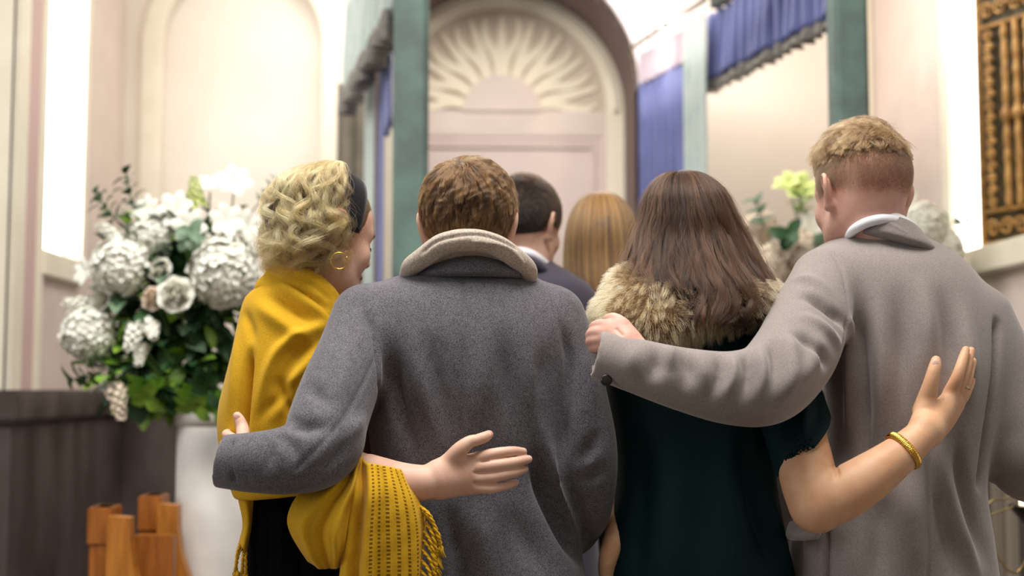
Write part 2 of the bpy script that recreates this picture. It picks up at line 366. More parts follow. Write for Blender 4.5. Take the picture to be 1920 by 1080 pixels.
# ------------------------------------------------------------------ pedestals
M_ped = mat('white_pedestal_paint', srgb(222, 216, 210), .5, srgb(205, 200, 196), 6)
def pedestal(x, y, r, h, label):
    t = thing('flower_pedestal', (x, y, 0), label, 'pedestal', 'white flower pedestals')
    bm = bmesh.new(); lathe(bm, [(r*1.12, 0), (r*1.12, .05), (r*1.0, .08), (r*.97, h*.5), (r*.97, h-.05)], (x, y, 0), 48); bm_obj('shaft', bm, M_ped, t, True)
    bm = bmesh.new(); lathe(bm, [(r*.97, h-.05), (r*1.04, h-.035), (r*1.06, h-.01), (r*1.02, h)], (x, y, 0), 48); bm_obj('rim', bm, M_ped, t, True)
FLx = W(398, 760, 3.9).x; FRx = W(1585, 600, 4.75).x
pedestal(FLx, 3.9, .105, 1.26, 'tall white round pedestal under the large flower arrangement at the left')
pedestal(FRx, 4.75, .105, 1.26, 'white pedestal under the flowers behind the man in the taupe coat')
# ------------------------------------------------------------------ wooden pews at the left
M_oak = mat('honey_oak', srgb(172, 104, 40), .4, srgb(140, 80, 28), 9, 6, stretch=(6, 6, .7))
M_oak2 = mat('light_oak', srgb(190, 124, 48), .4, srgb(164, 100, 34), 9, 6, stretch=(6, 6, .7))
def pew(pxa, pxb, pxc, pyt, Y, label, xr):
    a = W(pxa, pyt, Y); b = W(pxb, pyt, Y); c = W(pxc, pyt, Y); zt = a.z
    t = thing('wooden_pew', (a.x, Y, 0), label, 'pew', 'oak pews at the left')
    bm = bmesh.new(); box(bm, a.x, b.x, Y, Y+.10, 0, zt, .006); box(bm, a.x-.005, b.x+.005, Y-.005, Y+.105, zt-.10, zt-.0, .004); bm_obj('end_post', bm, M_oak, t)
    # curved side profile that flares towards the seat
    pr = [(b.x, 0), (b.x, zt-.02), (c.x-.0, zt-.025), (c.x+.002, zt-.09), (c.x+.012, zt-.16), (c.x+.036, zt-.23), (c.x+.075, zt-.34), (c.x+.10, zt-.48), (c.x+.10, 0)]
    bm = bmesh.new(); prism(bm, pr, Y-.03, Y+.02); bm_obj('end_panel', bm, M_oak2, t)
    return zt, b.x, c.x, t
z1, bx, cx, t1 = pew(168, 207, 249, 952, 3.55, 'oak pew end with square post, left of the white pedestal and nearest the edge', 0)
bm = bmesh.new(); box(bm, cx-.01, cx+.10, 3.60, 3.64, .5, z1-.08, .004); bm_obj('backrest', bm, M_oak, t1)
z2, bx, cx, t2 = pew(263, 300, 338, 930, 3.74, 'oak pew end overlapping the white pedestal, behind the other pew end', 0)
# ------------------------------------------------------------------ candle stand and gilt wires at the right edge
M_dark = mat('blackened_metal', srgb(30, 22, 20), .3, metal=.6)
M_brass = mat('dull_brass_wire', srgb(150, 128, 84), .35, metal=.9)
p = W(1935, 950, 3.2)
cs = thing('candle_stand', (p.x, p.y, 0), 'dark cone shaped candle stand with a lit candle at the right edge', 'candle stand')
bm = bmesh.new(); lathe(bm, [(.006, -.06), (.055, -.002), (.058, .004), (.05, .004)], p, 32); bm_obj('cup', bm, M_dark, cs, True)
bm = bmesh.new(); lathe(bm, [(.012, -p.z+.03), (.01, -.07), (.008, -.05)], p, 16); bm_obj('pole', bm, M_rail, cs, True)
bm = bmesh.new(); lathe(bm, [(.12, -p.z+.0), (.12, -p.z+.015), (.02, -p.z+.03)], p, 32); bm_obj('base', bm, M_dark, cs, True)
bm = bmesh.new(); lathe(bm, [(.03, .004), (.03, .03), (.026, .033)], p, 24); cdl = bm_obj('candle', bm, mat('candle_wax', srgb(255, 240, 210), .4, emit=(1, .75, .45, 1), estr=3), cs, True)
bm = bmesh.new(); lathe(bm, [(.002, .034), (.007, .045), (.006, .055), (.001, .075)], p, 12); bm_obj('flame', bm, M_glow, cdl, True)
bm = bmesh.new(); tube(bm, [W(a, b, 3.1) for a, b in spline([(1825, 990), (1838, 975), (1850, 950), (1862, 938), (1885, 935), (1915, 925), (1960, 900)], 40)], .0022, 6)
tube(bm, [W(a, b, 3.12) for a, b in spline([(1820, 985), (1845, 970), (1868, 962), (1893, 953), (1900, 950)], 20)], .0022, 6)
tag(bm_obj('wire_loop', bm, M_brass, None, True), 'thin brass wire looping towards the candle stand at the right edge', 'wire')
bm = bmesh.new(); tube(bm, [W(a, b, 3.15) for a, b in spline([(1830, 1000), (1846, 1009), (1858, 1022), (1872, 1045), (1890, 1068), (1905, 1073), (1917, 1062), (1930, 1030), (1940, 970)], 50)], .003, 6)
tag(bm_obj('wire_loop', bm, M_brass, None, True), 'brass wire sagging in a curve below the candle stand', 'wire')
# ------------------------------------------------------------------ light
def area(name, loc, rot, size, power, col=(1, 1, 1), sy=None):
    l = bpy.data.lights.new(name, 'AREA'); l.energy = power; l.color = col; l.size = size
    if sy: l.shape = 'RECTANGLE'; l.size_y = sy
    o = bpy.data.objects.new(name, l); COL.objects.link(o); o.location = loc; o.rotation_euler = rot; return o
area('bay_ceiling_light', (.2, 5.1, 3.62), (0, 0, 0), 1.6, 45, (1, .96, .91), .8)
area('nave_overhead_light', (.2, 1.5, 4.3), (math.radians(-6), 0, 0), 1.8, 150, (1, .965, .93), 1.6)
area('nave_overhead_light', (-1.3, 2.3, 4.2), (math.radians(14), 0, 0), 1.2, 55, (1, .97, .93), 1.2)  # unseen lamp added to brighten the left flowers and the blonde hair
area('bay_window_light', (XL-.04, 5.0, 2.6), (0, math.radians(-90), 0), 1.4, 8, (.98, .99, 1), .44)
area('nave_window_light', (-4.6, .6, 2.6), (0, math.radians(-75), 0), 2.4, 55, (.95, .97, 1), 2.2)  # added fill from the left, no window stands here
area('nave_window_light_right', (5.0, .8, 2.6), (0, math.radians(75), 0), 2.4, 36, (1, .97, .93), 2.2)  # added fill from the right, not an actual window
for px, py, Y in ((1250, 60, 5.45), (1480, -60, 5.0)):  # second point is an unseen lamp added to brighten the right wall
    p = W(px, py, Y); l = bpy.data.lights.new('bay_point_light', 'POINT'); l.energy = 1.5 if px < 1300 else 11; l.color = (1, .9, .8); l.shadow_soft_size = .06
    o = bpy.data.objects.new('bay_point_light', l); COL.objects.link(o); o.location = p+Vector((0, 0, -.08))
wd = bpy.data.worlds.new('world'); scene.world = wd; wd.use_nodes = True
wd.node_tree.nodes['Background'].inputs[0].default_value = (1, .96, .9, 1); wd.node_tree.nodes['Background'].inputs[1].default_value = .26
# ------------------------------------------------------------------ organic surfaces: distance fields and surface nets
class Field:
    def __init__(s, lo, hi, res):
        s.res = res; s.lo = np.array(lo, np.float32); n = np.ceil((np.array(hi)-np.array(lo))/res).astype(int)+1
        s.ax = [s.lo[i]+np.arange(n[i], dtype=np.float32)*res for i in range(3)]
        s.D = np.full(n, 1.0, np.float32)
    def sub(s, lo, hi):
        sl = []
        for i in range(3):
            a = max(0, int((lo[i]-s.lo[i])/s.res)); b = min(s.D.shape[i], int((hi[i]-s.lo[i])/s.res)+2)
            if b <= a+1: return None, None
            sl.append(slice(a, b))
        sl = tuple(sl)
        X, Y, Z = s.ax[0][sl[0]][:, None, None], s.ax[1][sl[1]][None, :, None], s.ax[2][sl[2]][None, None, :]
        return sl, (X, Y, Z)
    def put(s, sl, d, k, op='add'):
        o = s.D[sl]
        if op == 'add':
            if k > 0: h = np.maximum(k-np.abs(o-d), 0)/k; s.D[sl] = np.minimum(o, d)-h*h*k*.25
            else: s.D[sl] = np.minimum(o, d)
        else:
            d = -d
            if k > 0: h = np.maximum(k-np.abs(o-d), 0)/k; s.D[sl] = np.maximum(o, d)+h*h*k*.25
            else: s.D[sl] = np.maximum(o, d)
    def cap(s, a, b, ra, rb, k=.02, op='add'):
        a, b = np.array(a, float), np.array(b, float); r = max(ra, rb)+k+.012
        sl, G = s.sub(np.minimum(a, b)-r, np.maximum(a, b)+r)
        if sl is None: return
        d = b-a; L = max(float(d@d), 1e-12)
        px, py, pz = G[0]-a[0], G[1]-a[1], G[2]-a[2]
        t = np.clip((px*d[0]+py*d[1]+pz*d[2])/L, 0, 1)
        q = np.sqrt((px-t*d[0])**2+(py-t*d[1])**2+(pz-t*d[2])**2)-(ra+(rb-ra)*t)
        s.put(sl, q.astype(np.float32), k, op)
    def chain(s, pts, k=.02, sm=3, op='add'):
        """pts rows x, y, z, r: a smooth tapering limb (united without blending inside itself)"""
        P = spline(pts, (len(pts)-1)*sm+1); r = P[:, 3].max()+k+.012
        sl, G = s.sub(P[:, :3].min(0)-r, P[:, :3].max(0)+r)
        if sl is None: return
        best = None
        for a, b in zip(P, P[1:]):
            d = b[:3]-a[:3]; L = max(float(d@d), 1e-12)
            px, py, pz = G[0]-a[0], G[1]-a[1], G[2]-a[2]
            t = np.clip((px*d[0]+py*d[1]+pz*d[2])/L, 0, 1)
            q = np.sqrt((px-t*d[0])**2+(py-t*d[1])**2+(pz-t*d[2])**2)-(a[3]+(b[3]-a[3])*t)
            best = q if best is None else np.minimum(best, q)
        s.put(sl, best.astype(np.float32), k, op)
    def ell(s, c, r, k=.02, R=None, op='add'):
        c, r = np.array(c, float), np.array(r, float); m = r.max()+k+.012
        sl, G = s.sub(c-m, c+m)
        if sl is None: return
        p = [G[i]-c[i] for i in range(3)]
        if R is not None:
            R = np.array(R)          # columns are the local axes
            p = [p[0]*R[0, i]+p[1]*R[1, i]+p[2]*R[2, i] for i in range(3)]
        k0 = np.sqrt((p[0]/r[0])**2+(p[1]/r[1])**2+(p[2]/r[2])**2); k1 = np.sqrt((p[0]/r[0]**2)**2+(p[1]/r[1]**2)**2+(p[2]/r[2]**2)**2)+1e-9
        s.put(sl, (k0*(k0-1)/k1).astype(np.float32), k, op)
    def loft(s, rows, k=.02, p=2.3, op='add'):
        """rows (z, cx, cy, a, b) from top to bottom or bottom to top: stacked rounded sections"""
        R = np.array(sorted(rows), float); m = .05+k
        sl, G = s.sub([(R[:, 1]-R[:, 3]).min()-m, (R[:, 2]-R[:, 4]).min()-m, R[0, 0]-m], [(R[:, 1]+R[:, 3]).max()+m, (R[:, 2]+R[:, 4]).max()+m, R[-1, 0]+m])
        if sl is None: return
        Z = G[2].ravel(); S = spline(R, 400); zz = np.clip(Z, R[0, 0], R[-1, 0]); o = np.argsort(S[:, 0])
        cx, cy, a, b = [np.interp(zz, S[o, 0], S[o, i])[None, None, :].astype(np.float32) for i in (1, 2, 3, 4)]
        a = np.maximum(a, .004); b = np.maximum(b, .004)
        u, v = np.abs((G[0]-cx)/a), np.abs((G[1]-cy)/b)
        q = (u**p+v**p)**(1/p)
        g = np.sqrt((u/a)**2+(v/b)**2)/np.maximum(np.sqrt(u*u+v*v), 1e-6)   # gradient size
        d = (q-1)/np.maximum(g, 1e-3)
        dz = np.maximum(np.maximum(R[0, 0]-Z, Z-R[-1, 0]), -1)[None, None, :]
        d = np.where(dz > 0, np.sqrt(np.maximum(d, 0)**2+dz**2), np.maximum(d, dz))
        s.put(sl, d.astype(np.float32), k, op)
    def cutz(s, z, above=True):
        Z = s.ax[2][None, None, :]; d = (Z-z) if above else (z-Z)
        s.D = np.maximum(s.D, d.astype(np.float32))
    def plane(s, pt, n):
        """keep the side the normal points away from"""
        d = (s.ax[0][:, None, None]-pt[0])*n[0]+(s.ax[1][None, :, None]-pt[1])*n[1]+(s.ax[2][None, None, :]-pt[2])*n[2]
        s.D = np.maximum(s.D, d.astype(np.float32))
    def mesh(s, shift=0.0):
        """surface nets -> (verts, quads)"""
        D = s.D-shift; D[0] = D[-1] = 1; D[:, 0] = D[:, -1] = 1; D[:, :, 0] = D[:, :, -1] = 1
        I = D < 0; n = D.shape; c = [slice(0, -1), slice(1, None)]
        cnt = sum(I[c[i], c[j], c[k]].astype(np.int8) for i in (0, 1) for j in (0, 1) for k in (0, 1))
        act = (cnt > 0) & (cnt < 8); idx = np.full(act.shape, -1, np.int64); cells = np.argwhere(act); idx[act] = np.arange(len(cells))
        acc = np.zeros((len(cells), 3)); w = np.zeros(len(cells)); ci, cj, ck = cells.T
        for ax in range(3):
            for u in (0, 1):
                for v in (0, 1):
                    o0 = [0, 0, 0]; oth = [a for a in range(3) if a != ax]; o0[oth[0]] = u; o0[oth[1]] = v; o1 = list(o0); o1[ax] = 1
                    d0 = D[ci+o0[0], cj+o0[1], ck+o0[2]]; d1 = D[ci+o1[0], cj+o1[1], ck+o1[2]]; m = (d0 < 0) != (d1 < 0)
                    t = np.where(m, d0/np.where(m, d0-d1, 1), 0); p = np.tile(np.array(o0, float), (len(cells), 1)); p[:, ax] = t
                    acc[m] += p[m]; w[m] += 1
        V = s.lo+(cells+acc/w[:, None])*s.res; Q = []
        for ax in range(3):
            sl0 = [slice(1, -1)]*3; sl1 = [slice(1, -1)]*3; sl0[ax] = slice(0, -1); sl1[ax] = slice(1, None)
            a, b = I[tuple(sl0)], I[tuple(sl1)]; e = np.argwhere(a != b); ins = a[tuple(e.T)]
            off = np.array([1, 1, 1]); off[ax] = 0; e = e+off; o = [x for x in range(3) if x != ax]
            def at(du, dv):
                q = e.copy(); q[:, o[0]] -= du; q[:, o[1]] -= dv; return idx[tuple(q.T)]
            q = np.stack([at(1, 1), at(0, 1), at(0, 0), at(1, 0)], 1)
            flip = ins if ax != 1 else ~ins
            q[~flip] = q[~flip][:, ::-1]; Q.append(q)
        return V.astype(np.float64), np.vstack(Q)
def mk_mesh(name, V, Q):
    me = bpy.data.meshes.new(name); me.vertices.add(len(V)); me.vertices.foreach_set('co', np.asarray(V, np.float32).ravel())
    Q = np.asarray(Q); k = Q.shape[1]
    me.loops.add(Q.size); me.loops.foreach_set('vertex_index', Q.ravel().astype(np.int32))
    me.polygons.add(len(Q)); me.polygons.foreach_set('loop_start', np.arange(0, Q.size, k, dtype=np.int32)); 
    me.update(calc_edges=True); me.validate(); me.shade_smooth(); return me
def relax(V, Q, it=1, f=.5):
    E = np.vstack([Q[:, [0, 1]], Q[:, [1, 2]], Q[:, [2, 3]], Q[:, [3, 0]]]); E = np.vstack([E, E[:, ::-1]])
    for _ in range(it):
        A = np.stack([np.bincount(E[:, 0], V[E[:, 1], i], len(V)) for i in range(3)], 1); n = np.bincount(E[:, 0], minlength=len(V))[:, None]
        V = V+(A/np.maximum(n, 1)-V)*f
    return V
def normals(V, Q):
    n = np.cross(V[Q[:, 2]]-V[Q[:, 0]], V[Q[:, 3]]-V[Q[:, 1]]); N = np.zeros_like(V)
    for j in range(4):
        for i in range(3): N[:, i] += np.bincount(Q[:, j], n[:, i], len(V))
    return N/np.maximum(np.linalg.norm(N, axis=1), 1e-12)[:, None]
def bvh_of(V, Q): return BVHTree.FromPolygons([tuple(v) for v in V], [tuple(int(i) for i in q) for q in Q])
def seg_dist(V, P):
    """distance of points to a polyline and the position 0..1 along it"""
    best = np.full(len(V), 1e9); tt = np.zeros(len(V)); L = np.r_[0, np.cumsum(np.linalg.norm(np.diff(P, axis=0), axis=1))]; T = max(L[-1], 1e-9)
    for i in range(len(P)-1):
        d = P[i+1]-P[i]; l = max(d@d, 1e-12); t = np.clip(((V-P[i])@d)/l, 0, 1); q = np.linalg.norm(V-P[i]-t[:, None]*d, axis=1)
        m = q < best; best[m] = q[m]; tt[m] = (L[i]+t[m]*(L[i+1]-L[i]))/T
    return best, tt
FS = 1.75
def folds(V, Q, strokes, Y0=2.1, front=True):
    """press or raise folds along strokes: (points as seen in the photograph, height, width[, end taper])"""
    B = bvh_of(V, Q); N = normals(V, Q); D = np.zeros(len(V))
    for st in strokes:
        pts, h, w = st[:3]; tp = st[3] if len(st) > 3 else .25
        S = spline(pts, max(6, len(pts)*4)); P = []
        for x, y in S:
            d = (W(x, y, 2.0)-CAM).normalized(); hit = B.ray_cast(CAM, d)
            if hit[0] is not None: P.append(np.array(hit[0]))
        if len(P) < 2: continue
        P = np.array(P)
        keep = [0]
        for i in range(1, len(P)):
            if np.linalg.norm(P[i]-P[keep[-1]]) < .12: keep.append(i)
            else: break
        P = P[keep]
        if len(P) < 2: continue
        lo, hi = P.min(0)-w*3, P.max(0)+w*3
        m = np.where(((V > lo) & (V < hi)).all(1))[0]
        if front: m = m[N[m, 1] < .35]
        q, t = seg_dist(V[m], P)
        e = np.clip(np.minimum(t, 1-t)/max(tp, 1e-3), 0, 1) if tp > 0 else 1; e = e*e*(3-2*e) if tp > 0 else 1
        D[m] += FS*h*np.exp(-(q/w)**2)*e
    return V+N*D[:, None]
def wob(V, amp, fr, seed=0, n=5):
    """smooth pseudo noise of space"""
    r = np.random.default_rng(seed); o = np.zeros(len(V))
    for _ in range(n):
        k = r.normal(size=3)*fr; o += np.sin(V@k+r.uniform(0, 6.28))/n
    return o*amp
def warp(V, amp, fr, seed=0):
    return V+np.stack([wob(V, amp, fr, seed+i) for i in range(3)], 1)
def bump(V, Q, amp, fr, seed=0): return V+normals(V, Q)*wob(V, amp, fr, seed, 7)[:, None]
def join(parts):
    Vs, Qs, o = [], [], 0
    for V, Q in parts: Vs.append(V); Qs.append(Q+o); o += len(V)
    return np.vstack(Vs), np.vstack(Qs)
def px_rows(rows):
    """(py, xl, xr, yc, depth half) in photograph pixels -> loft rows in metres"""
    out = []
    for py, xl, xr, yc, b in rows:
        p, q = W(xl, py, yc), W(xr, py, yc); out.append(((p.z+q.z)/2, (p.x+q.x)/2, yc, (q.x-p.x)/2, b))
    return out
def px_chain(pts):
    """(px, py, Y, r) -> rows x y z r"""
    return [(*W(x, y, Y), r) for x, y, Y, r in pts]
# ------------------------------------------------------------------ strands
def strands(name, P, rad, m, parent, rad_tip=.25, tone=None):
    """P: array (n strands, k points, 3) of world positions"""
    n, k = P.shape[:2]; c = bpy.data.hair_curves.new(name); c.add_curves([k]*n)
    c.position_data.foreach_set('vector', P.astype(np.float32).ravel())
    r = (np.linspace(1, rad_tip, k)[None, :]*rad*np.ones((n, 1))).astype(np.float32)
    c.points.foreach_set('radius', r.ravel())
    if tone is None: tone = np.random.default_rng(n).uniform(0, 1, n)
    c.attributes.new('tone', 'FLOAT', 'CURVE').data.foreach_set('value', np.clip(tone, 0, 1).astype(np.float32))
    o = bpy.data.objects.new(name, c); COL.objects.link(o); c.materials.append(m)
    if parent is not None:
        o.parent = parent; off = Vector(parent.location)
        o.matrix_parent_inverse = Matrix.Translation(-off)
    return o
def hair_mat(name, c0, c1, c2=None, rough=.35, tip=0, ior=1.45):
    m = bpy.data.materials.new(name); m.use_nodes = True; nt = m.node_tree; nt.nodes.clear()
    out = nd(nt, 'ShaderNodeOutputMaterial'); h = nd(nt, 'ShaderNodeBsdfHairPrincipled'); h.model = 'CHIANG'; h.parametrization = 'COLOR'
    info = nd(nt, 'ShaderNodeHairInfo'); r = nd(nt, 'ShaderNodeValToRGB'); e = r.color_ramp.elements
    e[0].color = c0; e[1].color = c1; e[0].position = .12; e[1].position = .88
    if c2: x = e.new(.9); x.color = c2; e[1].position = .6 if False else 1.0
    at = nd(nt, 'ShaderNodeAttribute', attribute_name='tone'); ma = nd(nt, 'ShaderNodeMath', operation='MULTIPLY_ADD'); ma.inputs[1].default_value = .25
    nt.links.new(info.outputs['Random'], ma.inputs[0]); mb_ = nd(nt, 'ShaderNodeMath', operation='MULTIPLY_ADD'); mb_.inputs[1].default_value = .85; mb_.inputs[2].default_value = -.06
    nt.links.new(at.outputs['Fac'], mb_.inputs[0]); nt.links.new(mb_.outputs[0], ma.inputs[2])
    if tip:
        mc = nd(nt, 'ShaderNodeMath', operation='MULTIPLY_ADD'); mc.inputs[1].default_value = tip; nt.links.new(info.outputs['Intercept'], mc.inputs[0]); nt.links.new(ma.outputs[0], mc.inputs[2]); ma = mc
    nt.links.new(ma.outputs[0], r.inputs['Fac']); nt.links.new(r.outputs['Color'], h.inputs['Color'])
    h.inputs['Roughness'].default_value = rough; h.inputs['IOR'].default_value = ior; h.inputs['Radial Roughness'].default_value = .5; h.inputs['Random Roughness'].default_value = .2
    nt.links.new(h.outputs[0], out.inputs['Surface']); return m
# ------------------------------------------------------------------ a head in its own axes: x right, y forward (face), z up; origin between the ears
def head_axes(turn, tilt, roll=0):
    """turn: degrees to the right of straight ahead (+y), tilt: degrees bowed, roll: lean to the right"""
    R = Matrix.Rotation(math.radians(-turn), 3, 'Z') @ Matrix.Rotation(math.radians(-tilt), 3, 'X') @ Matrix.Rotation(math.radians(roll), 3, 'Y')
    return np.array(R)
def head_field(C, R, s=1.0, res=.0026, female=False, neck_to=None, neck_r=.056, extra=None):
    C = np.array(C, float); T = lambda x, y, z: C+R@(np.array((x, y, z))*s)
    lo, hi = C-.20*s, C+.20*s
    if neck_to is not None: lo = np.minimum(lo, np.array(neck_to)-.09); hi = np.maximum(hi, np.array(neck_to)+.09)
    f = Field(lo, hi, res); E = lambda c, r, k=.02, op='add', Q=None: f.ell(T(*c), np.array(r)*s, k, R if Q is None else R@Q, op)
    Cp = lambda a, b, ra, rb, k=.015, op='add': f.cap(T(*a), T(*b), ra*s, rb*s, k, op)
    E((0, -.012, .045), (.074, .094, .078), 0)
    E((0, -.045, .02), (.064, .056, .062), .03)               # back of the skull
    E((0, .045, .03), (.062, .045, .058), .03)                # forehead
    E((0, .035, -.035), (.056, .055, .062), .03)              # middle of the face
    Cp((-.046, .01, -.058), (-.018, .072, -.092), .014, .013, .04); Cp((.046, .01, -.058), (.018, .072, -.092), .014, .013, .04)   # jaw
    E((0, .074, -.09), (.02, .016, .016), .03)                # chin
    for sx in (-1, 1):
        E((sx*.036, .066, -.022), (.022, .018, .02), .025)    # cheek
        Cp((sx*.012, .086, .022), (sx*.046, .07, .022), .007, .006, .02)   # brow ridge
        E((sx*.03, .09, .004), (.016, .012, .012), .012, 'sub')
        E((sx*.03, .074, .003), (.0135, .0135, .0125), .002)  # eyeball under the lid
        Cp((sx*.019, .0865, .004), (sx*.042, .081, .003), .0025, .002, .004)   # lid edge
        # ear: rim, bowl, lobe
        ax, ay, az = sx*.074, -.012, .0
        rim = [(ax-sx*.002, ay+.012, az+.004), (ax+sx*.004, ay+.013, az+.022), (ax+sx*.010, ay+.002, az+.033), (ax+sx*.016, ay-.014, az+.028), (ax+sx*.017, ay-.018, az+.010), (ax+sx*.012, ay-.012, az-.008), (ax+sx*.005, ay-.002, az-.024), (ax+sx*.001, ay+.006, az-.026)]
        f.chain([(*T(*p), .0042*s) for p in rim], .004, 3)
        E((ax+sx*.004, ay-.004, az+.004), (.006, .014, .024), .008, Q=np.array(Matrix.Rotation(sx*.5, 3, 'Z')))
        E((ax+sx*.010, ay+.004, az+.004), (.004, .007, .011), .004, 'sub')
        E((ax+sx*.004, ay+.0, az-.026), (.005, .007, .008), .008)
    Cp((0, .086, .018), (0, .102, -.014), .006, .0088, .012); E((0, .101, -.018), (.0105, .010, .009), .008)   # nose
    for sx in (-1, 1): E((sx*.0115, .098, -.021), (.0075, .009, .0065), .006); E((sx*.007, .105, -.028), (.003, .004, .003), .002, 'sub')
    lp = .0065 if female else .005
    f.chain([(*T(-.023, .083, -.052), .002*s), (*T(-.010, .0925, -.0475), lp*.8*s), (*T(0, .094, -.049), lp*.75*s), (*T(.010, .0925, -.0475), lp*.8*s), (*T(.023, .083, -.052), .002*s)], .004)
    f.chain([(*T(-.021, .083, -.054), .002*s), (*T(0, .0925, -.059), lp*s), (*T(.021, .083, -.054), .002*s)], .004)
    if neck_to is not None:
        a = T(0, -.022, -.03); b = np.array(neck_to); m = (a+b)/2+np.array((0, -.004, 0))
        f.chain([(*a, neck_r*s), (*m, neck_r*.97*s), (*b, neck_r*1.12*s)], .03)
    if extra: extra(f, T)
    return f, T
def hand(f, joints, k=.006):
    """joints: dict wrist, palm rows, fingers: every entry a list of (px, py, Y, r)"""
    for name, pts in joints.items():
        f.chain(px_chain(pts), k if name.startswith('f') else .014, 4)
# ------------------------------------------------------------------ people: materials
def wool(name, c0, c1, rough=.9, sc=420, bs=.5, spec=.15, sheen=.25):
    m = bpy.data.materials.new(name); m.use_nodes = True; nt = m.node_tree; b = nt.nodes['Principled BSDF']
    b.inputs['Roughness'].default_value = rough; b.inputs['Specular IOR Level'].default_value = spec
    b.inputs['Sheen Weight'].default_value = sheen; b.inputs['Sheen Roughness'].default_value = .4
    tc = nd(nt, 'ShaderNodeTexCoord'); n = nd(nt, 'ShaderNodeTexNoise', i_Scale=sc, i_Detail=3); n2 = nd(nt, 'ShaderNodeTexNoise', i_Scale=sc*.12, i_Detail=2)
    nt.links.new(tc.outputs['Object'], n.inputs['Vector']); nt.links.new(tc.outputs['Object'], n2.inputs['Vector'])
    ad = nd(nt, 'ShaderNodeMath', operation='MULTIPLY_ADD'); ad.inputs[1].default_value = .12; nt.links.new(n2.outputs['Fac'], ad.inputs[0]); nt.links.new(n.outputs['Fac'], ad.inputs[2])
    r = nd(nt, 'ShaderNodeValToRGB'); r.color_ramp.elements[0].position = .38; r.color_ramp.elements[1].position = .72; r.color_ramp.elements[0].color = c0; r.color_ramp.elements[1].color = c1
    nt.links.new(ad.outputs[0], r.inputs['Fac']); nt.links.new(r.outputs['Color'], b.inputs['Base Color'])
    bp = nd(nt, 'ShaderNodeBump', i_Strength=bs, i_Distance=.0006); nt.links.new(n.outputs['Fac'], bp.inputs['Height']); nt.links.new(bp.outputs['Normal'], b.inputs['Normal'])
    return m
M_grey = wool('charcoal_melange_wool', srgb(58, 57, 62), srgb(122, 119, 125), sc=620, bs=.8)
M_tan = wool('taupe_wool', srgb(132, 123, 119), srgb(150, 141, 137), bs=.3, sheen=.35)
M_scarf = wool('oatmeal_knit', srgb(160, 146, 132), srgb(196, 184, 170), sc=300, bs=1)
M_suit = wool('navy_suit_cloth', srgb(56, 53, 62), srgb(76, 72, 84), sc=600, bs=.2)
M_black = wool('black_cloth', srgb(5, 5, 6), srgb(10, 10, 11), sc=500, bs=.3, spec=.05, sheen=0)
M_teal = wool('bottle_green_crepe', srgb(2, 26, 30), srgb(4, 36, 40), sc=700, bs=.25, rough=.7, sheen=0, spec=.15)
M_white = mat('white_shirt_cotton', srgb(232, 232, 238), .7)
M_shawl = wool('mustard_shawl', srgb(204, 156, 30), srgb(216, 170, 42), sc=420, bs=.6, sheen=.1)
def skin(name, a, b): return mat(name, srgb(*a), .5, srgb(*b), 30, 4, bump=.25, bscale=500, sss=.12, spec=.35)
SK_f = skin('fair_skin', (222, 182, 160), (212, 166, 144)); SK_w = skin('warm_skin', (216, 172, 136), (208, 158, 122)); SK_r = skin('ruddy_skin', (216, 172, 154), (206, 154, 138))
M_nail = mat('finger_nail', srgb(232, 190, 176), .3)
M_shoe = mat('black_leather', srgb(14, 12, 12), .3)
M_lash = mat('dark_lash', srgb(40, 26, 20), .6)
# ------------------------------------------------------------------ bodies
def lowbody(cx, cy, shz, shw, hipw=.10, chest=.10, arms=(), ls=1.0):
    """everything of a standing body below the neck, coarse because clothes cover it"""
    f = Field((cx-.45, cy-.42, -.01), (cx+.45, cy+.45, shz+.1), .011)
    f.loft([(.86, cx, cy, .12, .08), (.98, cx, cy, .115, .075), (1.10, cx, cy, .10, .07), (1.25, cx, cy, .115, chest*.85), (shz-.12, cx, cy, shw*.62, chest*.85), (shz-.05, cx, cy, shw*.5, .06), (shz, cx, cy, .05, .045)], .02)
    for s in (-1, 1):
        f.chain([(cx+s*hipw*.85, cy, .90, .082*ls), (cx+s*hipw*.95, cy+.005, .70, .072*ls), (cx+s*hipw, cy, .50, .053), (cx+s*hipw, cy-.015, .34, .052), (cx+s*hipw, cy-.01, .09, .034)], .04)
        f.chain([(cx+s*hipw, cy-.04, .045, .034), (cx+s*(hipw+.01), cy+.06, .038, .034), (cx+s*(hipw+.02), cy+.15, .028, .024)], .02)
    for a in arms: f.chain(a, .03)
    return f.mesh()
def garment(rows, chains=(), res=.0048, k=.03, p=2.3, pre=None, rl=2, strokes=(), amp=.002, fr=14, seed=0, post=None):
    R = px_rows(rows); A = np.array([r for r in R]); lo = np.array([(A[:, 1]-A[:, 3]).min(), (A[:, 2]-A[:, 4]).min(), A[:, 0].min()]); hi = np.array([(A[:, 1]+A[:, 3]).max(), (A[:, 2]+A[:, 4]).max(), A[:, 0].max()])
    CH = [px_chain(c) if not isinstance(c, dict) else px_chain(c['p']) for c in chains]
    for c in CH: c = np.array(c); lo = np.minimum(lo, (c[:, :3]-c[:, 3:4]).min(0)); hi = np.maximum(hi, (c[:, :3]+c[:, 3:4]).max(0))
    f = Field(lo-.03, hi+.03, res); f.loft(R, 0, p)
    for c, src in zip(CH, chains): f.chain(c, src.get('k', k) if isinstance(src, dict) else k, 8)
    if pre: pre(f)
    V, Q = f.mesh(); V = relax(V, Q, rl)
    V = bump(V, Q, amp, fr, seed); V = folds(V, Q, strokes) if strokes else V
    if post: V = post(V)
    return V, Q
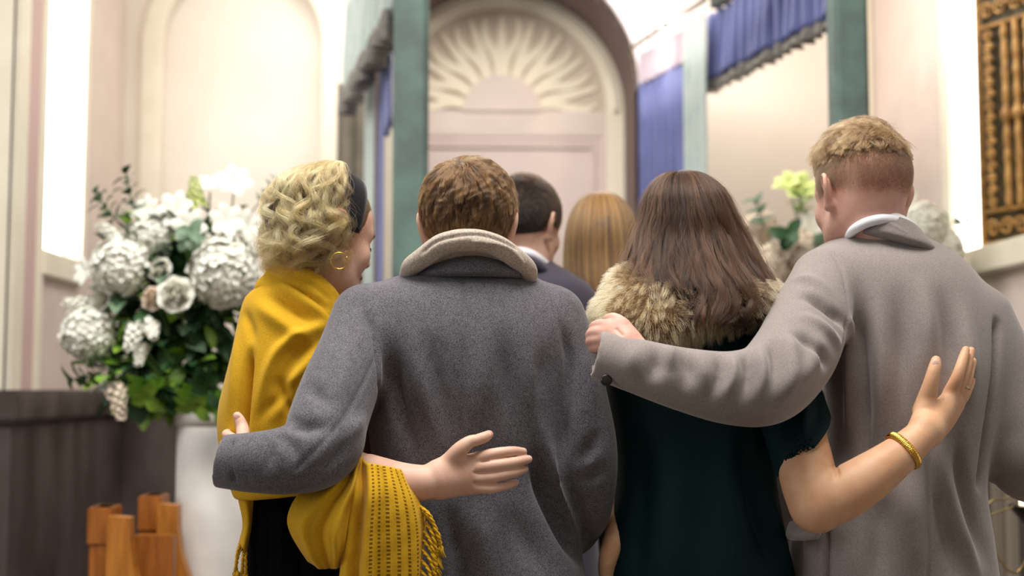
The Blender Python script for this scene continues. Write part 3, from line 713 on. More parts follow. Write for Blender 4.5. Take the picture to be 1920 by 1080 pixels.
def tubeg(chains, res=.005, k=.02, pre=None, rl=1, strokes=(), amp=0, fr=30, seed=0):
    CH = [px_chain(c) for c in chains]; A = np.array(sum(CH, [])); f = Field((A[:, :3]-A[:, 3:4]).min(0)-.02, (A[:, :3]+A[:, 3:4]).max(0)+.02, res)
    for c in CH: f.chain(c, k, 5)
    if pre: pre(f)
    V, Q = f.mesh(); V = relax(V, Q, rl)
    if amp: V = bump(V, Q, amp, fr, seed)
    if strokes: V = folds(V, Q, strokes)
    return V, Q
def part(name, VQ, m, parent): return link(name, mk_mesh(name, *VQ), m, parent)
def fingers(chains, palm, res=.0015, k=.004, kp=.012, rl=1, strokes=()):
    CH = [px_chain(c) for c in palm+chains]; A = np.array(sum(CH, [])); f = Field((A[:, :3]-A[:, 3:4]).min(0)-.012, (A[:, :3]+A[:, 3:4]).max(0)+.012, res)
    for c in CH[:len(palm)]: f.chain(c, kp, 9)
    for c in CH[len(palm):]: f.chain(c, k, 7)
    V, Q = f.mesh(); V = relax(V, Q, 3)
    if strokes: V = folds(V, Q, strokes)
    return V, Q
def nail(parent, px, py, Y, w, h, ang, nrm=(0, -1, 0)):
    """a small curved plate on a fingertip, long axis at ang degrees in the picture's upright plane"""
    c = np.array(W(px, py, Y)); f = Field(c-.012, c+.012, .0007)
    n = Vector(nrm).normalized(); u = Vector((math.cos(math.radians(ang)), 0, math.sin(math.radians(ang)))); u = (u-n*u.dot(n)).normalized(); v = n.cross(u)
    f.ell(c, (h, w, .0016), 0, np.array([list(u), list(v), list(n)]).T); part('finger_nail', f.mesh(), M_nail, parent)
# ------------------------------------------------------------------ hair helpers
def scalp(C, R, s, n, seed, hairline, crown=(0, -.05, .115)):
    """random points on the skull with local coordinates"""
    r = np.random.default_rng(seed); d = r.normal(size=(n*3, 3)); d /= np.linalg.norm(d, axis=1)[:, None]
    P = SK(d); m = hairline(P); P = P[m][:n]; return P
SKC = np.array((0, -.012, .035)); SKA = np.array((.0745, .0975, .0865))
def _skull_table():
    f, _ = head_field((0, 0, 0), np.eye(3), 1.0, .003); V, Q = f.mesh(); B = bvh_of(V, Q); tab = np.zeros((97, 49))
    for i in range(97):
        for j in range(49):
            u, v = 2*PI*i/96, PI*j/48; d = np.array((math.sin(v)*math.cos(u), math.sin(v)*math.sin(u), math.cos(v)))
            e = 1/math.sqrt(((d/SKA)**2).sum()); h = B.ray_cast(Vector(SKC), Vector(d)); tab[i, j] = min(h[3] if h[0] is not None else e, e*1.05)
    for _ in range(1): tab[1:-1, 1:-1] = (tab[1:-1, 1:-1]*2+tab[:-2, 1:-1]+tab[2:, 1:-1]+tab[1:-1, :-2]+tab[1:-1, 2:])/6
    return tab
SKT = _skull_table()
def skr(d):
    """skull radius from SKC along unit directions"""
    n = np.linalg.norm(d, axis=-1); v = np.arccos(np.clip(d[..., 2]/n, -1, 1))/PI*48; u = (np.arctan2(d[..., 1], d[..., 0])/(2*PI) % 1)*96
    i, j = np.minimum(u.astype(int), 95), np.minimum(v.astype(int), 47); a, b = u-i, v-j
    return SKT[i, j]*(1-a)*(1-b)+SKT[i+1, j]*a*(1-b)+SKT[i, j+1]*(1-a)*b+SKT[i+1, j+1]*a*b
def SK(d): return SKC+d*skr(d)[..., None]
def std_hairline(P, nape=-.06, grow=0):
    y, z = P[:, 1], P[:, 2]; return z > np.interp(y, [-.12, -.04, -.03, -.012, .004, .02, .045, .06, .12], [nape, nape, -.02, .030, .036, .012, .01, .07, .085])-grow
def cap_mesh(C, R, s, thick, hairline, res=.0035, thf=None):
    """a closed hair cap: the skull swollen where hair grows, sunk under the skin elsewhere"""
    u, v = np.meshgrid(np.linspace(0, 2*PI, 97)[:-1], np.linspace(0, PI, 64), indexing='ij')
    d = np.stack([np.sin(v)*np.cos(u), np.sin(v)*np.sin(u), np.cos(v)], -1).reshape(-1, 3); P = SK(d)
    H = hairline(P).reshape(96, 64).astype(float)
    for _ in range(3): H = (H+np.roll(H, 1, 0)+np.roll(H, -1, 0)+np.roll(H, 1, 1)+np.roll(H, -1, 1))/5
    H = H.reshape(-1); t = thick if thf is None else thf(P)
    c = np.array((0, -.012, .035)); N = (P-c)/np.array((.0745, .0975, .0865))**2; N /= np.linalg.norm(N, axis=1)[:, None]
    P = P+N*(H*t-(1-H)*.012)[:, None]
    i = np.arange(96*64).reshape(96, 64); j = np.roll(i, -1, 0)
    Q = np.stack([i[:, :-1], i[:, 1:], j[:, 1:], j[:, :-1]], -1).reshape(-1, 4)
    return C+(P*s)@R.T, Q
def short_hair(name, C, R, s, n, k, m, parent, hairline, length, lift, flow, rad=.00035, clump=.55, nclump=500, base=0, seed=0, jit=.12, curl=0):
    """strands on the skull: length, lift and flow are functions of the local root"""
    r = np.random.default_rng(seed); P = scalp(C, R, s, n, seed, hairline); n = len(P)
    c = np.array((0, -.012, .035)); N = (P-c)/np.array((.0745, .0975, .0865))**2; N /= np.linalg.norm(N, axis=1)[:, None]
    Fd = flow(P)+r.normal(size=(n, 3))*jit; Fd -= N*(Fd*N).sum(1)[:, None]; Fd /= np.linalg.norm(Fd, axis=1)[:, None]+1e-9
    L = length(P)*r.uniform(.75, 1.15, n); Lf = lift(P); Rr = np.linalg.norm(P-c, axis=1)
    b = base(P) if callable(base) else np.full(n, base)
    t = np.linspace(0, 1, k); A = (L[:, None]*t)/Rr[:, None]
    D = (P-c)/Rr[:, None]; Ft = Fd-D*(Fd*D).sum(1)[:, None]; Ft /= np.linalg.norm(Ft, axis=1)[:, None]+1e-9
    ratio = np.abs(N*D).sum(1)
    X = D[:, None, :]*np.cos(A*.9)[..., None]+Ft[:, None, :]*np.sin(A*.9)[..., None]
    # keep the skull's own shape under the moving point
    q = skr(X)
    h = b[:, None]+L[:, None]*Lf[:, None]*np.sin(t*PI*.5)[None]*.9+r.uniform(0, .004, n)[:, None]*t
    S = c+X*(q+h)[..., None]
    if clump:
        from mathutils.kdtree import KDTree
        gi = r.choice(n, min(nclump, n), replace=False); kd = KDTree(len(gi))
        for a, g in enumerate(gi): kd.insert(P[g], a)
        kd.balance(); near = np.array([gi[kd.find(p)[1]] for p in P])
        w = (t**1.3*clump)[None, :, None]; G = S[near]; S = S*(1-w)+(G+(S[:, :1]-G[:, :1])*.25)*w
    if curl: S = S+np.stack([wob(S.reshape(-1, 3), curl, 180, seed+i).reshape(n, k) for i in range(3)], -1)*t[None, :, None]
    tone = r.uniform(0, 1, n)[near if clump else np.arange(n)]*.8+r.uniform(0, .2, n)
    return strands(name, C+(S*s)@R.T, rad, m, parent, .35, tone)
def long_hair(name, rows, n, k, m, parent, th=(0, 2*PI), t0=(0, .25), t1=(.85, 1), wave=.1, rw=.05, freq=3, clump=.6, nb=60, rad=.0004, lay=(.78, 1.02), seed=0, flare=0, frizz=.002, front=None, curl=0, cf=5, cstart=.3):
    r = np.random.default_rng(seed); A = spline(np.array(px_rows(rows)), 200)
    arc_ = np.r_[0, np.cumsum(np.linalg.norm(np.diff(np.c_[A[:, 0], A[:, 3]], axis=0), axis=1))]; arc_ /= arc_[-1]
    th0 = r.uniform(th[0], th[1], n); bins = np.linspace(th[0], th[1], nb+1); bc = (bins[:-1]+bins[1:])/2+r.normal(size=nb)*.3*(bins[1]-bins[0])
    bi = np.clip(((th0-th[0])/(th[1]-th[0])*nb).astype(int), 0, nb-1); sub = r.integers(0, 3, n); key = bi*3+sub
    ph = r.uniform(0, 6.28, nb*3); fq = freq*r.uniform(.7, 1.3, nb*3); am = r.uniform(.5, 1.4, nb*3); en = r.uniform(t1[0], t1[1], nb*3); lr = r.uniform(lay[0], lay[1], nb*3)
    a = r.uniform(t0[0], t0[1], n); e = np.clip(en[key]+r.normal(size=n)*.02, 0, 1.0); t = a[:, None]+(e-a)[:, None]*np.linspace(0, 1, k)[None]
    Zr = [np.interp(t.ravel(), arc_, A[:, i]).reshape(t.shape) for i in range(5)]
    g = t**1.2; ts = th0[:, None]+(bc[bi]-th0)[:, None]*clump*g
    w = np.sin(2*PI*(fq[key][:, None]*t)+ph[key][:, None]+r.normal(size=n)[:, None]*.25)*am[key][:, None]*g
    ts = ts+wave*w
    rr = (lr[key]*.8+r.uniform(lay[0], lay[1], n)*.2)[:, None]+rw*np.cos(2*PI*(fq[key][:, None]*t*1.1)+ph[key][:, None])*g*am[key][:, None]
    # roots hug the skull, tips spread over the layer
    X = Zr[1]+Zr[3]*rr*np.cos(ts); Y = Zr[2]+Zr[4]*rr*np.sin(ts); Z = Zr[0]
    if curl:
        cg = np.clip((t-cstart)/(1-cstart), 0, 1)**.7*curl; cfq = (cf*r.uniform(.7, 1.4, nb*3)*r.choice((-1, 1), nb*3))[key][:, None]; ca = 2*PI*cfq*t+(ph*1.7)[key][:, None]+r.normal(size=n)[:, None]*.2
        am2 = r.uniform(.4, 1.3, nb*3)[key][:, None]; X = X+cg*am2*(np.cos(ca)*np.cos(ts)-np.sin(ca)*np.sin(ts)); Y = Y+cg*am2*(np.cos(ca)*np.sin(ts)+np.sin(ca)*np.cos(ts)); Z = Z+cg*am2*.5*np.sin(ca*.7+1)
    P = np.stack([X, Y, Z], -1); fz = r.normal(size=(n, 1, 3))*frizz*np.linspace(0, 1, k)[None, :, None]
    P = P+fz
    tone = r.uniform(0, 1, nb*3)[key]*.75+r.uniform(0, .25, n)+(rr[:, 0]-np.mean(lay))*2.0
    if front is not None: q = ~front(P); P = P[q]; tone = tone[q]
    return strands(name, P, rad, m, parent, .4, tone)
def loft_cap(rows, shrink=.9, res=.005, amp=.002, fr=60, seed=0, pre=None, cut=None):
    R = np.array(px_rows(rows)); R[:, 3:] *= shrink
    A = spline(R, 40); f = Field([(A[:, 1]-A[:, 3]).min()-.02, (A[:, 2]-A[:, 4]).min()-.02, A[:, 0].min()-.02], [(A[:, 1]+A[:, 3]).max()+.02, (A[:, 2]+A[:, 4]).max()+.02, A[:, 0].max()+.02], res)
    f.loft([tuple(x) for x in R], 0, 2.0)
    if pre: pre(f)
    V, Q = f.mesh(); return bump(V, Q, amp, fr, seed), Q
H_brown = hair_mat('brown_hair', srgb(36, 22, 13), srgb(108, 76, 44)); H_brownd = mat('brown_hair_base', srgb(40, 27, 18), .6)
H_sand = hair_mat('sandy_hair', srgb(66, 46, 30), srgb(152, 118, 80)); H_sandd = mat('sandy_hair_base', srgb(96, 70, 46), .7)
H_stub = hair_mat('short_clipped_hair', srgb(60, 44, 32), srgb(92, 72, 54))
H_dark = hair_mat('dark_brown_hair', srgb(10, 6, 5), srgb(74, 51, 36), rough=.28, ior=1.36); H_darkd = mat('dark_hair_base', srgb(24, 16, 13), .6)
H_aub = hair_mat('auburn_hair', srgb(56, 34, 20), srgb(146, 102, 54)); H_aubd = mat('auburn_hair_base', srgb(84, 54, 28), .6)
H_blond = hair_mat('blonde_hair', srgb(66, 42, 20), srgb(222, 184, 118)); H_blondd = mat('blonde_hair_base', srgb(58, 40, 26), .6)
H_blk = hair_mat('near_black_hair', srgb(28, 20, 16), srgb(58, 44, 34)); H_blkd = mat('near_black_hair_base', srgb(30, 22, 18), .7)
H_fur = hair_mat('fur_hair', srgb(84, 56, 30), srgb(214, 180, 124), tip=.35); H_furd = mat('fur_base', srgb(96, 68, 40), .8)
def whorl(c0=(0, -.055, .11), swirl=.5, down=0):
    c0 = np.array(c0)
    def fl(P):
        d = P-c0; d /= np.linalg.norm(d, axis=1)[:, None]+1e-9; sw = np.cross(d, (0, 0, 1)); return d+sw*swirl+np.array((0, 0, -down))
    return fl
const = lambda v: (lambda P: np.full(len(P), v))
# ================================================================== the man in the charcoal coat
gm = thing('person', (W(878, 700, 2.3).x, 2.3, 0), 'man in a charcoal wool coat and oatmeal scarf, back to the viewer', 'person')
s_ = .975; C = np.array(W(878, 434, 2.33)); R = head_axes(4, 10, 0)
hf, T = head_field(C, R, s_, neck_to=W(880, 560, 2.31), neck_r=.056)
headm = hf.mesh()
armL = [(680, 600, 2.26, .05), (630, 720, 2.17, .046), (604, 835, 2.075, .042), (540, 860, 2.06, .036), (470, 864, 2.07, .028), (448, 858, 2.085, .026)]
armR = [(1040, 600, 2.29, .05), (1068, 720, 2.27, .045), (1098, 870, 2.26, .04), (1095, 960, 2.34, .034), (1070, 1000, 2.45, .028), (1050, 1005, 2.52, .03)]
handL = fingers([[(456, 828, 2.13, .012), (455, 806, 2.155, .011), (450, 790, 2.162, .0095), (445, 780, 2.165, .0075)],
                 [(451, 835, 2.15, .011), (435, 822, 2.19, .0095), (425, 815, 2.235, .0085), (427, 812, 2.27, .0075)],
                 [(449, 848, 2.15, .011), (431, 838, 2.19, .0095), (421, 833, 2.24, .0085), (423, 830, 2.275, .0075)],
                 [(450, 862, 2.15, .0105), (433, 855, 2.19, .009), (424, 851, 2.235, .008), (426, 848, 2.265, .007)],
                 [(453, 875, 2.145, .0095), (438, 872, 2.18, .008), (430, 869, 2.215, .007), (431, 867, 2.24, .006)]],
                [[(475, 862, 2.07, .027), (450, 858, 2.10, .024), (440, 850, 2.14, .019)], [(450, 858, 2.10, .022), (442, 866, 2.14, .016)], [(460, 850, 2.10, .02), (456, 830, 2.13, .013)]])
low = lowbody(gm.location.x, 2.32, 1.47, .19, arms=[px_chain(armL), px_chain(armR)])
part('body', join([headm, handL, low]), SK_f, gm)
nail(gm, 445, 782, 2.156, .005, .006, 110)
grey_rows = [(492, 812, 960, 2.325, .045), (507, 785, 985, 2.32, .068), (527, 722, 1014, 2.315, .093), (552, 672, 1045, 2.31, .115), (590, 645, 1076, 2.305, .13), (640, 648, 1085, 2.30, .138), (720, 675, 1078, 2.30, .14),
             (800, 690, 1072, 2.30, .132), (880, 700, 1066, 2.30, .126), (950, 700, 1072, 2.30, .13), (1080, 672, 1098, 2.30, .145), (1300, 640, 1130, 2.30, .16), (1560, 622, 1150, 2.30, .165)]
def grey_pre(f):
    f.cap(W(428, 866, 2.09), W(385, 866, 2.11), .033, .036, 0, 'sub'); f.plane(W(408, 866, 2.09), (-.97, 0, .22))
grey_strokes = [([(868, 520), (869, 640), (868, 760), (860, 860)], -.0018, .004, .05),
    ([(668, 560), (700, 620), (712, 700), (706, 790)], -.005, .007), ([(1052, 590), (1068, 680), (1058, 780), (1056, 880)], -.008, .010),
    ([(716, 600), (735, 700), (756, 790), (790, 880)], -.010, .015, .45), ([(760, 590), (785, 700), (815, 800), (850, 870)], .006, .018, .5),
    ([(800, 600), (822, 720), (838, 850)], -.005, .015, .5), ([(905, 600), (902, 720), (890, 850)], .005, .02, .5), ([(940, 590), (948, 700), (962, 830)], -.005, .016, .5),
    ([(985, 600), (1000, 720), (1030, 860), (1080, 960)], .007, .018, .4), ([(1018, 640), (1008, 740), (1024, 850)], -.005, .012, .45),
    ([(992, 830), (1012, 900), (1050, 985), (1105, 1085)], -.016, .015, .35), ([(1028, 820), (1042, 900), (1076, 975), (1130, 1080)], .012, .014, .35), ([(1062, 880), (1080, 960), (1110, 1020)], -.010, .012, .4),
    ([(836, 930), (852, 1010), (870, 1090), (880, 1200)], -.012, .018, .4), ([(885, 930), (905, 1010), (930, 1120)], .008, .022, .5), ([(780, 930), (800, 1010), (815, 1150)], -.009, .02, .5), ([(935, 940), (985, 1010), (1040, 1110)], -.007, .024, .5),
    ([(712, 655), (680, 720), (640, 790), (590, 845), (545, 890)], -.002, .004, .05),
    ([(566, 705), (600, 745), (640, 770)], -.006, .013, .5), ([(530, 788), (575, 800), (640, 800)], -.008, .013, .5), ([(512, 808), (545, 835), (560, 890)], -.005, .011, .5),
    ([(650, 620), (642, 720), (610, 800)], .005, .018, .5), ([(500, 815), (506, 850), (498, 900)], -.004, .010, .5), ([(660, 800), (630, 860), (575, 905)], -.005, .013, .5), ([(690, 770), (660, 810), (640, 850)], .005, .012, .5),
    ([(436, 824), (430, 862), (440, 908)], -.0035, .004, .1), ([(1130, 800), (1100, 850), (1078, 880)], -.007, .013, .5), ([(1145, 870), (1105, 895), (1070, 905)], -.006, .012, .5), ([(1100, 640), (1110, 740), (1100, 800)], .004, .016, .5)]
coat = garment(grey_rows, [[(685, 598, 2.25, .060), (652, 690, 2.18, .063), (616, 785, 2.11, .065), (600, 838, 2.075, .064), (545, 862, 2.06, .055), (475, 867, 2.065, .048), (424, 866, 2.095, .044)],
    [(1036, 597, 2.28, .060), (1064, 700, 2.265, .060), (1090, 800, 2.25, .057), (1100, 880, 2.25, .055), (1092, 955, 2.30, .050), (1070, 1000, 2.42, .044), (1050, 1005, 2.50, .043)]], pre=grey_pre, strokes=grey_strokes, amp=.0022, fr=22, seed=3)
co = part('coat', coat, M_grey, gm)
col = garment([(466, 842, 926, 2.315, .075), (474, 830, 940, 2.315, .090), (490, 808, 966, 2.315, .102), (508, 782, 992, 2.315, .114), (520, 766, 1008, 2.315, .118), (527, 774, 1000, 2.315, .108)], res=.004, rl=1, amp=.001,
    strokes=[([(790, 516), (880, 512), (1000, 522)], .001, .004), ([(815, 486), (880, 480), (955, 488)], -.0015, .006)])
part('coat_collar', col, M_grey, co)
sc_ = tubeg([[(996, 530, 2.27, .010), (990, 505, 2.238, .016), (964, 482, 2.214, .018), (925, 458, 2.200, .019), (878, 450, 2.195, .0195), (830, 458, 2.200, .019), (794, 482, 2.214, .018), (770, 500, 2.238, .016), (758, 516, 2.27, .009)],
    [(985, 520, 2.26, .014), (955, 482, 2.235, .016), (880, 462, 2.222, .018), (805, 482, 2.235, .016), (772, 512, 2.26, .013)],
    [(990, 515, 2.27, .014), (975, 500, 2.34, .022), (930, 520, 2.42, .024), (880, 530, 2.44, .024), (820, 520, 2.42, .024), (780, 500, 2.34, .022), (770, 510, 2.27, .014)]], res=.003, k=.008,
    strokes=[([(975, 470), (925, 446), (878, 440), (820, 452), (785, 480)], -.0025, .0035, .1), ([(985, 500), (950, 463), (880, 452)], .002, .004, .1)], amp=.001, fr=70)
part('scarf', sc_, M_scarf, gm)
for i, s in enumerate((-1, 1)):
    x = gm.location.x+s*.1; f = Field((x-.12, 2.15, -.01), (x+.12, 2.6, .95), .012); f.chain([(x, 2.32, .9, .085), (x, 2.32, .5, .075), (x, 2.31, .1, .062)], 0); part('trouser_leg', f.mesh(), M_suit, gm)
    f = Field((x-.1, 2.2, -.01), (x+.12, 2.6, .15), .008); f.chain([(x, 2.28, .05, .046), (x, 2.38, .045, .046), (x+s*.01, 2.49, .034, .034)], 0); f.cutz(.0, False); part('shoe', f.mesh(), M_shoe, gm)
hl = lambda P: std_hairline(P, -.062)
hb = part('hair', cap_mesh(C, R, s_, .007, hl), H_brownd, gm)
short_hair('hair_strand', C, R, s_, 30000, 9, H_brown, hb, hl, lambda P: .034+.02*np.clip(P[:, 2]/.1, 0, 1), lambda P: .10+.14*np.clip(P[:, 2]/.1, 0, 1), whorl((-.012, -.068, .098), .55, .35), rad=.0004, clump=.62, nclump=900, base=.006, seed=5, curl=.0035)
# ================================================================== the man in the taupe coat
tm = thing('person', (W(1700, 700, 2.31).x, 2.31, 0), 'short-haired man in a long taupe coat with one arm round the dark-haired woman', 'person')
st = .975; Ct = np.array(W(1615, 372, 2.33)); Rt = head_axes(-13, 8, 3)
hf, T = head_field(Ct, Rt, st, neck_to=W(1655, 480, 2.33), neck_r=.060)
tl_arm = [(1548, 548, 2.29, .044), (1512, 618, 2.21, .042), (1452, 710, 2.09, .037), (1370, 728, 2.068, .031), (1280, 712, 2.062, .028), (1190, 678, 2.07, .028), (1165, 662, 2.08, .026)]
tr_arm = [(1825, 620, 2.31, .040), (1880, 710, 2.29, .042), (1912, 860, 2.29, .042), (1928, 885, 2.37, .036), (1890, 872, 2.47, .028), (1830, 855, 2.55, .024), (1790, 850, 2.56, .03)]
handT = fingers([[(1168, 612, 2.088, .013), (1160, 603, 2.10, .0115), (1150, 598, 2.118, .0105), (1141, 598, 2.138, .009)],
    [(1143, 612, 2.10, .0115), (1128, 610, 2.118, .0105), (1117, 612, 2.14, .0098), (1113, 616, 2.168, .009), (1116, 618, 2.19, .008)],
    [(1138, 624, 2.098, .0115), (1122, 623, 2.114, .0105), (1111, 625, 2.138, .0098), (1107, 629, 2.168, .009), (1110, 632, 2.192, .008)],
    [(1136, 636, 2.098, .0112), (1121, 637, 2.114, .0102), (1110, 639, 2.138, .0095), (1107, 642, 2.165, .0087), (1110, 645, 2.188, .0078)],
    [(1138, 648, 2.10, .0105), (1125, 650, 2.114, .0095), (1115, 652, 2.136, .0088), (1112, 654, 2.158, .008), (1115, 656, 2.176, .007)]],
    [[(1195, 668, 2.07, .029), (1175, 650, 2.08, .026), (1160, 636, 2.09, .022), (1142, 628, 2.10, .016)], [(1172, 640, 2.08, .021), (1160, 622, 2.092, .017), (1146, 614, 2.10, .013)], [(1170, 650, 2.083, .02), (1156, 648, 2.093, .016), (1140, 646, 2.10, .012)], [(1180, 640, 2.08, .018), (1172, 622, 2.088, .015), (1167, 613, 2.09, .013)]], k=.0035,
    strokes=[([(1152, 614), (1170, 632)], -.0012, .003), ([(1146, 630), (1166, 642)], -.0012, .003)])
low = lowbody(tm.location.x, 2.33, 1.50, .20, arms=[px_chain(tl_arm), px_chain(tr_arm)])
part('body', join([hf.mesh(), handT, low]), SK_r, tm)
tan_rows = [(436, 1590, 1712, 2.35, .05), (449, 1562, 1736, 2.345, .07), (468, 1526, 1770, 2.34, .09), (496, 1500, 1806, 2.33, .108), (535, 1494, 1836, 2.325, .122), (585, 1506, 1860, 2.32, .13), (645, 1532, 1872, 2.315, .137), (705, 1548, 1872, 2.31, .14),
            (780, 1556, 1860, 2.31, .138), (860, 1552, 1842, 2.31, .136), (925, 1512, 1838, 2.31, .14), (1000, 1490, 1848, 2.31, .146), (1080, 1486, 1860, 2.31, .152), (1300, 1476, 1895, 2.31, .168), (1560, 1465, 1915, 2.31, .175)]
def tan_pre(f): f.cap(W(1136, 666, 2.085), W(1092, 655, 2.10), .031, .033, 0, 'sub'); f.plane(W(1115, 662, 2.09), (-.97, 0, .2))
tan_strokes = [([(1560, 470), (1582, 520), (1588, 600), (1570, 690)], -.0025, .004, .1), ([(1870, 590), (1868, 700), (1846, 850), (1836, 930)], -.010, .010, .1),
    ([(1606, 500), (1614, 640), (1622, 780), (1618, 940)], -.009, .013, .4), ([(1640, 520), (1654, 700), (1652, 880)], .008, .016, .45), ([(1682, 520), (1692, 680), (1700, 800)], -.007, .015, .5), ([(1586, 540), (1594, 700), (1588, 860)], .007, .011, .4),
    ([(1722, 500), (1740, 600), (1746, 720)], .007, .018, .5), ([(1762, 520), (1780, 640), (1788, 780)], -.008, .017, .5), ([(1802, 540), (1818, 660), (1822, 800)], .007, .016, .5),
    ([(1756, 800), (1772, 920), (1806, 1020), (1850, 1120)], .012, .015, .4), ([(1740, 820), (1742, 930), (1738, 1120)], -.0025, .004, .1), ([(1790, 780), (1802, 880), (1836, 1010), (1860, 1080)], -.012, .014, .4), ([(1700, 870), (1712, 980), (1722, 1120)], .008, .022, .4), ([(1640, 880), (1652, 1000), (1640, 1140)], -.009, .024, .4),
    ([(1744, 850), (1768, 960), (1800, 1120)], -.008, .013, .4), ([(1549, 975), (1548, 1080), (1548, 1200)], -.009, .005, .05),
    ([(1485, 556), (1530, 562), (1590, 610)], -.012, .012, .45), ([(1480, 590), (1525, 600), (1580, 650)], .006, .011, .5), ([(1466, 622), (1512, 640), (1560, 690)], -.009, .012, .5), ([(1478, 525), (1520, 525), (1570, 560)], .005, .011, .5),
    ([(1446, 630), (1456, 690), (1444, 750)], -.009, .011, .45), ([(1422, 645), (1432, 705), (1418, 765)], .007, .010, .45), ([(1400, 655), (1404, 710), (1388, 768)], -.010, .010, .45), ([(1376, 662), (1374, 710), (1356, 755)], .007, .009, .45), ([(1350, 660), (1350, 705), (1325, 760)], -.008, .011, .45),
    ([(1305, 655), (1322, 710), (1320, 755)], .005, .011, .5), ([(1280, 652), (1290, 700), (1280, 745)], -.008, .012, .5), ([(1235, 645), (1228, 690), (1208, 730)], -.008, .014, .5), ([(1258, 648), (1258, 700)], .007, .012, .5), ([(1190, 640), (1186, 680), (1176, 715)], .004, .013, .5),
    ([(1545, 620), (1520, 680), (1470, 750)], .007, .016, .4), ([(1478, 610), (1484, 690), (1460, 770)], .008, .014, .4)]
tc_ = garment(tan_rows, [[(1548, 530, 2.28, .064), (1516, 605, 2.20, .069), (1484, 672, 2.13, .070), (1440, 718, 2.08, .067), (1372, 727, 2.062, .059), (1282, 711, 2.058, .051), (1200, 688, 2.065, .045), (1134, 668, 2.085, .041)],
    [(1842, 596, 2.31, .056), (1880, 700, 2.295, .060), (1902, 800, 2.285, .062), (1916, 868, 2.29, .060), (1942, 890, 2.37, .054), (1905, 876, 2.47, .047), (1850, 858, 2.53, .042)]], pre=tan_pre, strokes=tan_strokes, amp=.0018, fr=18, seed=9)
co = part('coat', tc_, M_tan, tm)
col = garment([(409, 1620, 1688, 2.35, .096), (416, 1600, 1708, 2.35, .106), (430, 1582, 1728, 2.35, .113), (442, 1574, 1742, 2.35, .118), (452, 1576, 1742, 2.35, .120), (458, 1586, 1736, 2.35, .11)], res=.0035, rl=1,
    strokes=[([(1612, 424), (1660, 416), (1710, 430)], .001, .003)])
V, Q = col; V = V.copy(); px0 = W(1660, 440, 2.25); V[:, 2] -= (V[:, 0]-px0.x)*.30*np.clip((V[:, 0]-px0.x+.06)/.06, 0, 1)
part('coat_collar', (V, Q), M_tan, co)
cu = W(1656, 424, 2.25)
sh = garment([(404, 1624, 1684, 2.35, .092), (410, 1606, 1700, 2.35, .101), (420, 1592, 1714, 2.35, .106), (434, 1582, 1726, 2.35, .108), (448, 1584, 1724, 2.35, .100)], res=.0035, rl=1, amp=0)
V, Q = sh; V = V.copy(); V[:, 2] -= (V[:, 0]-px0.x)*.30*np.clip((V[:, 0]-px0.x+.06)/.06, 0, 1)
sh = join([(V, Q), tubeg([[(1590, 444, 2.30, .007), (1602, 430, 2.266, .009), (1626, 417, 2.250, .0095), (1657, 411, 2.246, .0095), (1688, 417, 2.258, .0095), (1706, 431, 2.30, .008)]], res=.0025, k=0)])
part('shirt_collar', sh, M_white, tm)
for px, py, Y in ((1137, 713, 2.048),):
    c = W(px, py, Y); bm = bmesh.new(); bmesh.ops.create_uvsphere(bm, u_segments=20, v_segments=10, radius=.0095)
    for v in bm.verts: v.co.y *= .35; v.co = Vector((v.co.x, v.co.y, v.co.z))+c
    bm_obj('cuff_button', bm, mat('horn_button', srgb(36, 30, 32), .25), co, True)
fl = tubeg([[(1484, 1002, 2.235, .010), (1500, 1003, 2.20, .010), (1528, 1001, 2.178, .010)], [(1486, 985, 2.235, .008), (1530, 984, 2.178, .008)], [(1486, 994, 2.235, .009), (1530, 993, 2.178, .009)]], res=.003, k=.006)
part('pocket_flap', fl, M_tan, co)
for i, s in enumerate((-1, 1)):
    x = tm.location.x+s*.1; f = Field((x-.12, 2.15, -.01), (x+.12, 2.6, .95), .012); f.chain([(x, 2.33, .9, .085), (x, 2.33, .5, .075), (x, 2.32, .1, .062)], 0); part('trouser_leg', f.mesh(), M_suit, tm)
    f = Field((x-.1, 2.2, -.01), (x+.12, 2.6, .15), .008); f.chain([(x, 2.28, .05, .046), (x, 2.38, .045, .046), (x+s*.01, 2.49, .034, .034)], 0); f.cutz(.0, False); part('shoe', f.mesh(), M_shoe, tm)
tlh = lambda P: (P[:, 2] > np.interp(P[:, 1], [-.12, .0, .03, .05, .12], [.060, .060, .055, .06, .08]))
sth = lambda P: std_hairline(P, -.045) & (P[:, 2] < np.interp(P[:, 1], [-.12, .03, .12], [.078, .078, .06]))
hb = part('hair', cap_mesh(Ct, Rt, st, .009, tlh, thf=lambda P: .001+.010*np.clip((P[:, 2]-.058)/.045, 0, 1)), H_sandd, tm)
mixf = lambda P: (lambda w: fwd(P)*w+whorl((0, -.03, .12), .2, .9)(P)*(1-w))(np.clip((P[:, 2]-.070)/.03, 0, 1)[:, None])
fwd = lambda P: np.stack([-.55+0*P[:, 0]+P[:, 0]*4, .6+0*P[:, 1], .15+0*P[:, 2]-.2*(P[:, 2] < .08)], 1)
short_hair('hair_strand', Ct, Rt, st, 16000, 8, H_sand, hb, tlh, lambda P: .012+.034*np.clip((P[:, 2]-.066)/.04, 0, 1)+.010*np.clip(P[:, 1]/.08, 0, 1), lambda P: .06+.42*np.clip((P[:, 2]-.072)/.04, 0, 1), mixf, rad=.00034, clump=.55, nclump=420, base=lambda P: .0005+.0095*np.clip((P[:, 2]-.058)/.045, 0, 1), seed=11, curl=.003, jit=.4)
short_hair('clipped_hair', Ct, Rt, st, 30000, 3, H_stub, hb, sth, lambda P: np.clip(.0018+.10*(P[:, 2]+.02), .0016, .013), const(.35), whorl((0, -.06, .12), 0, 1), rad=.00019, clump=0, base=.0003, seed=12, jit=.3)
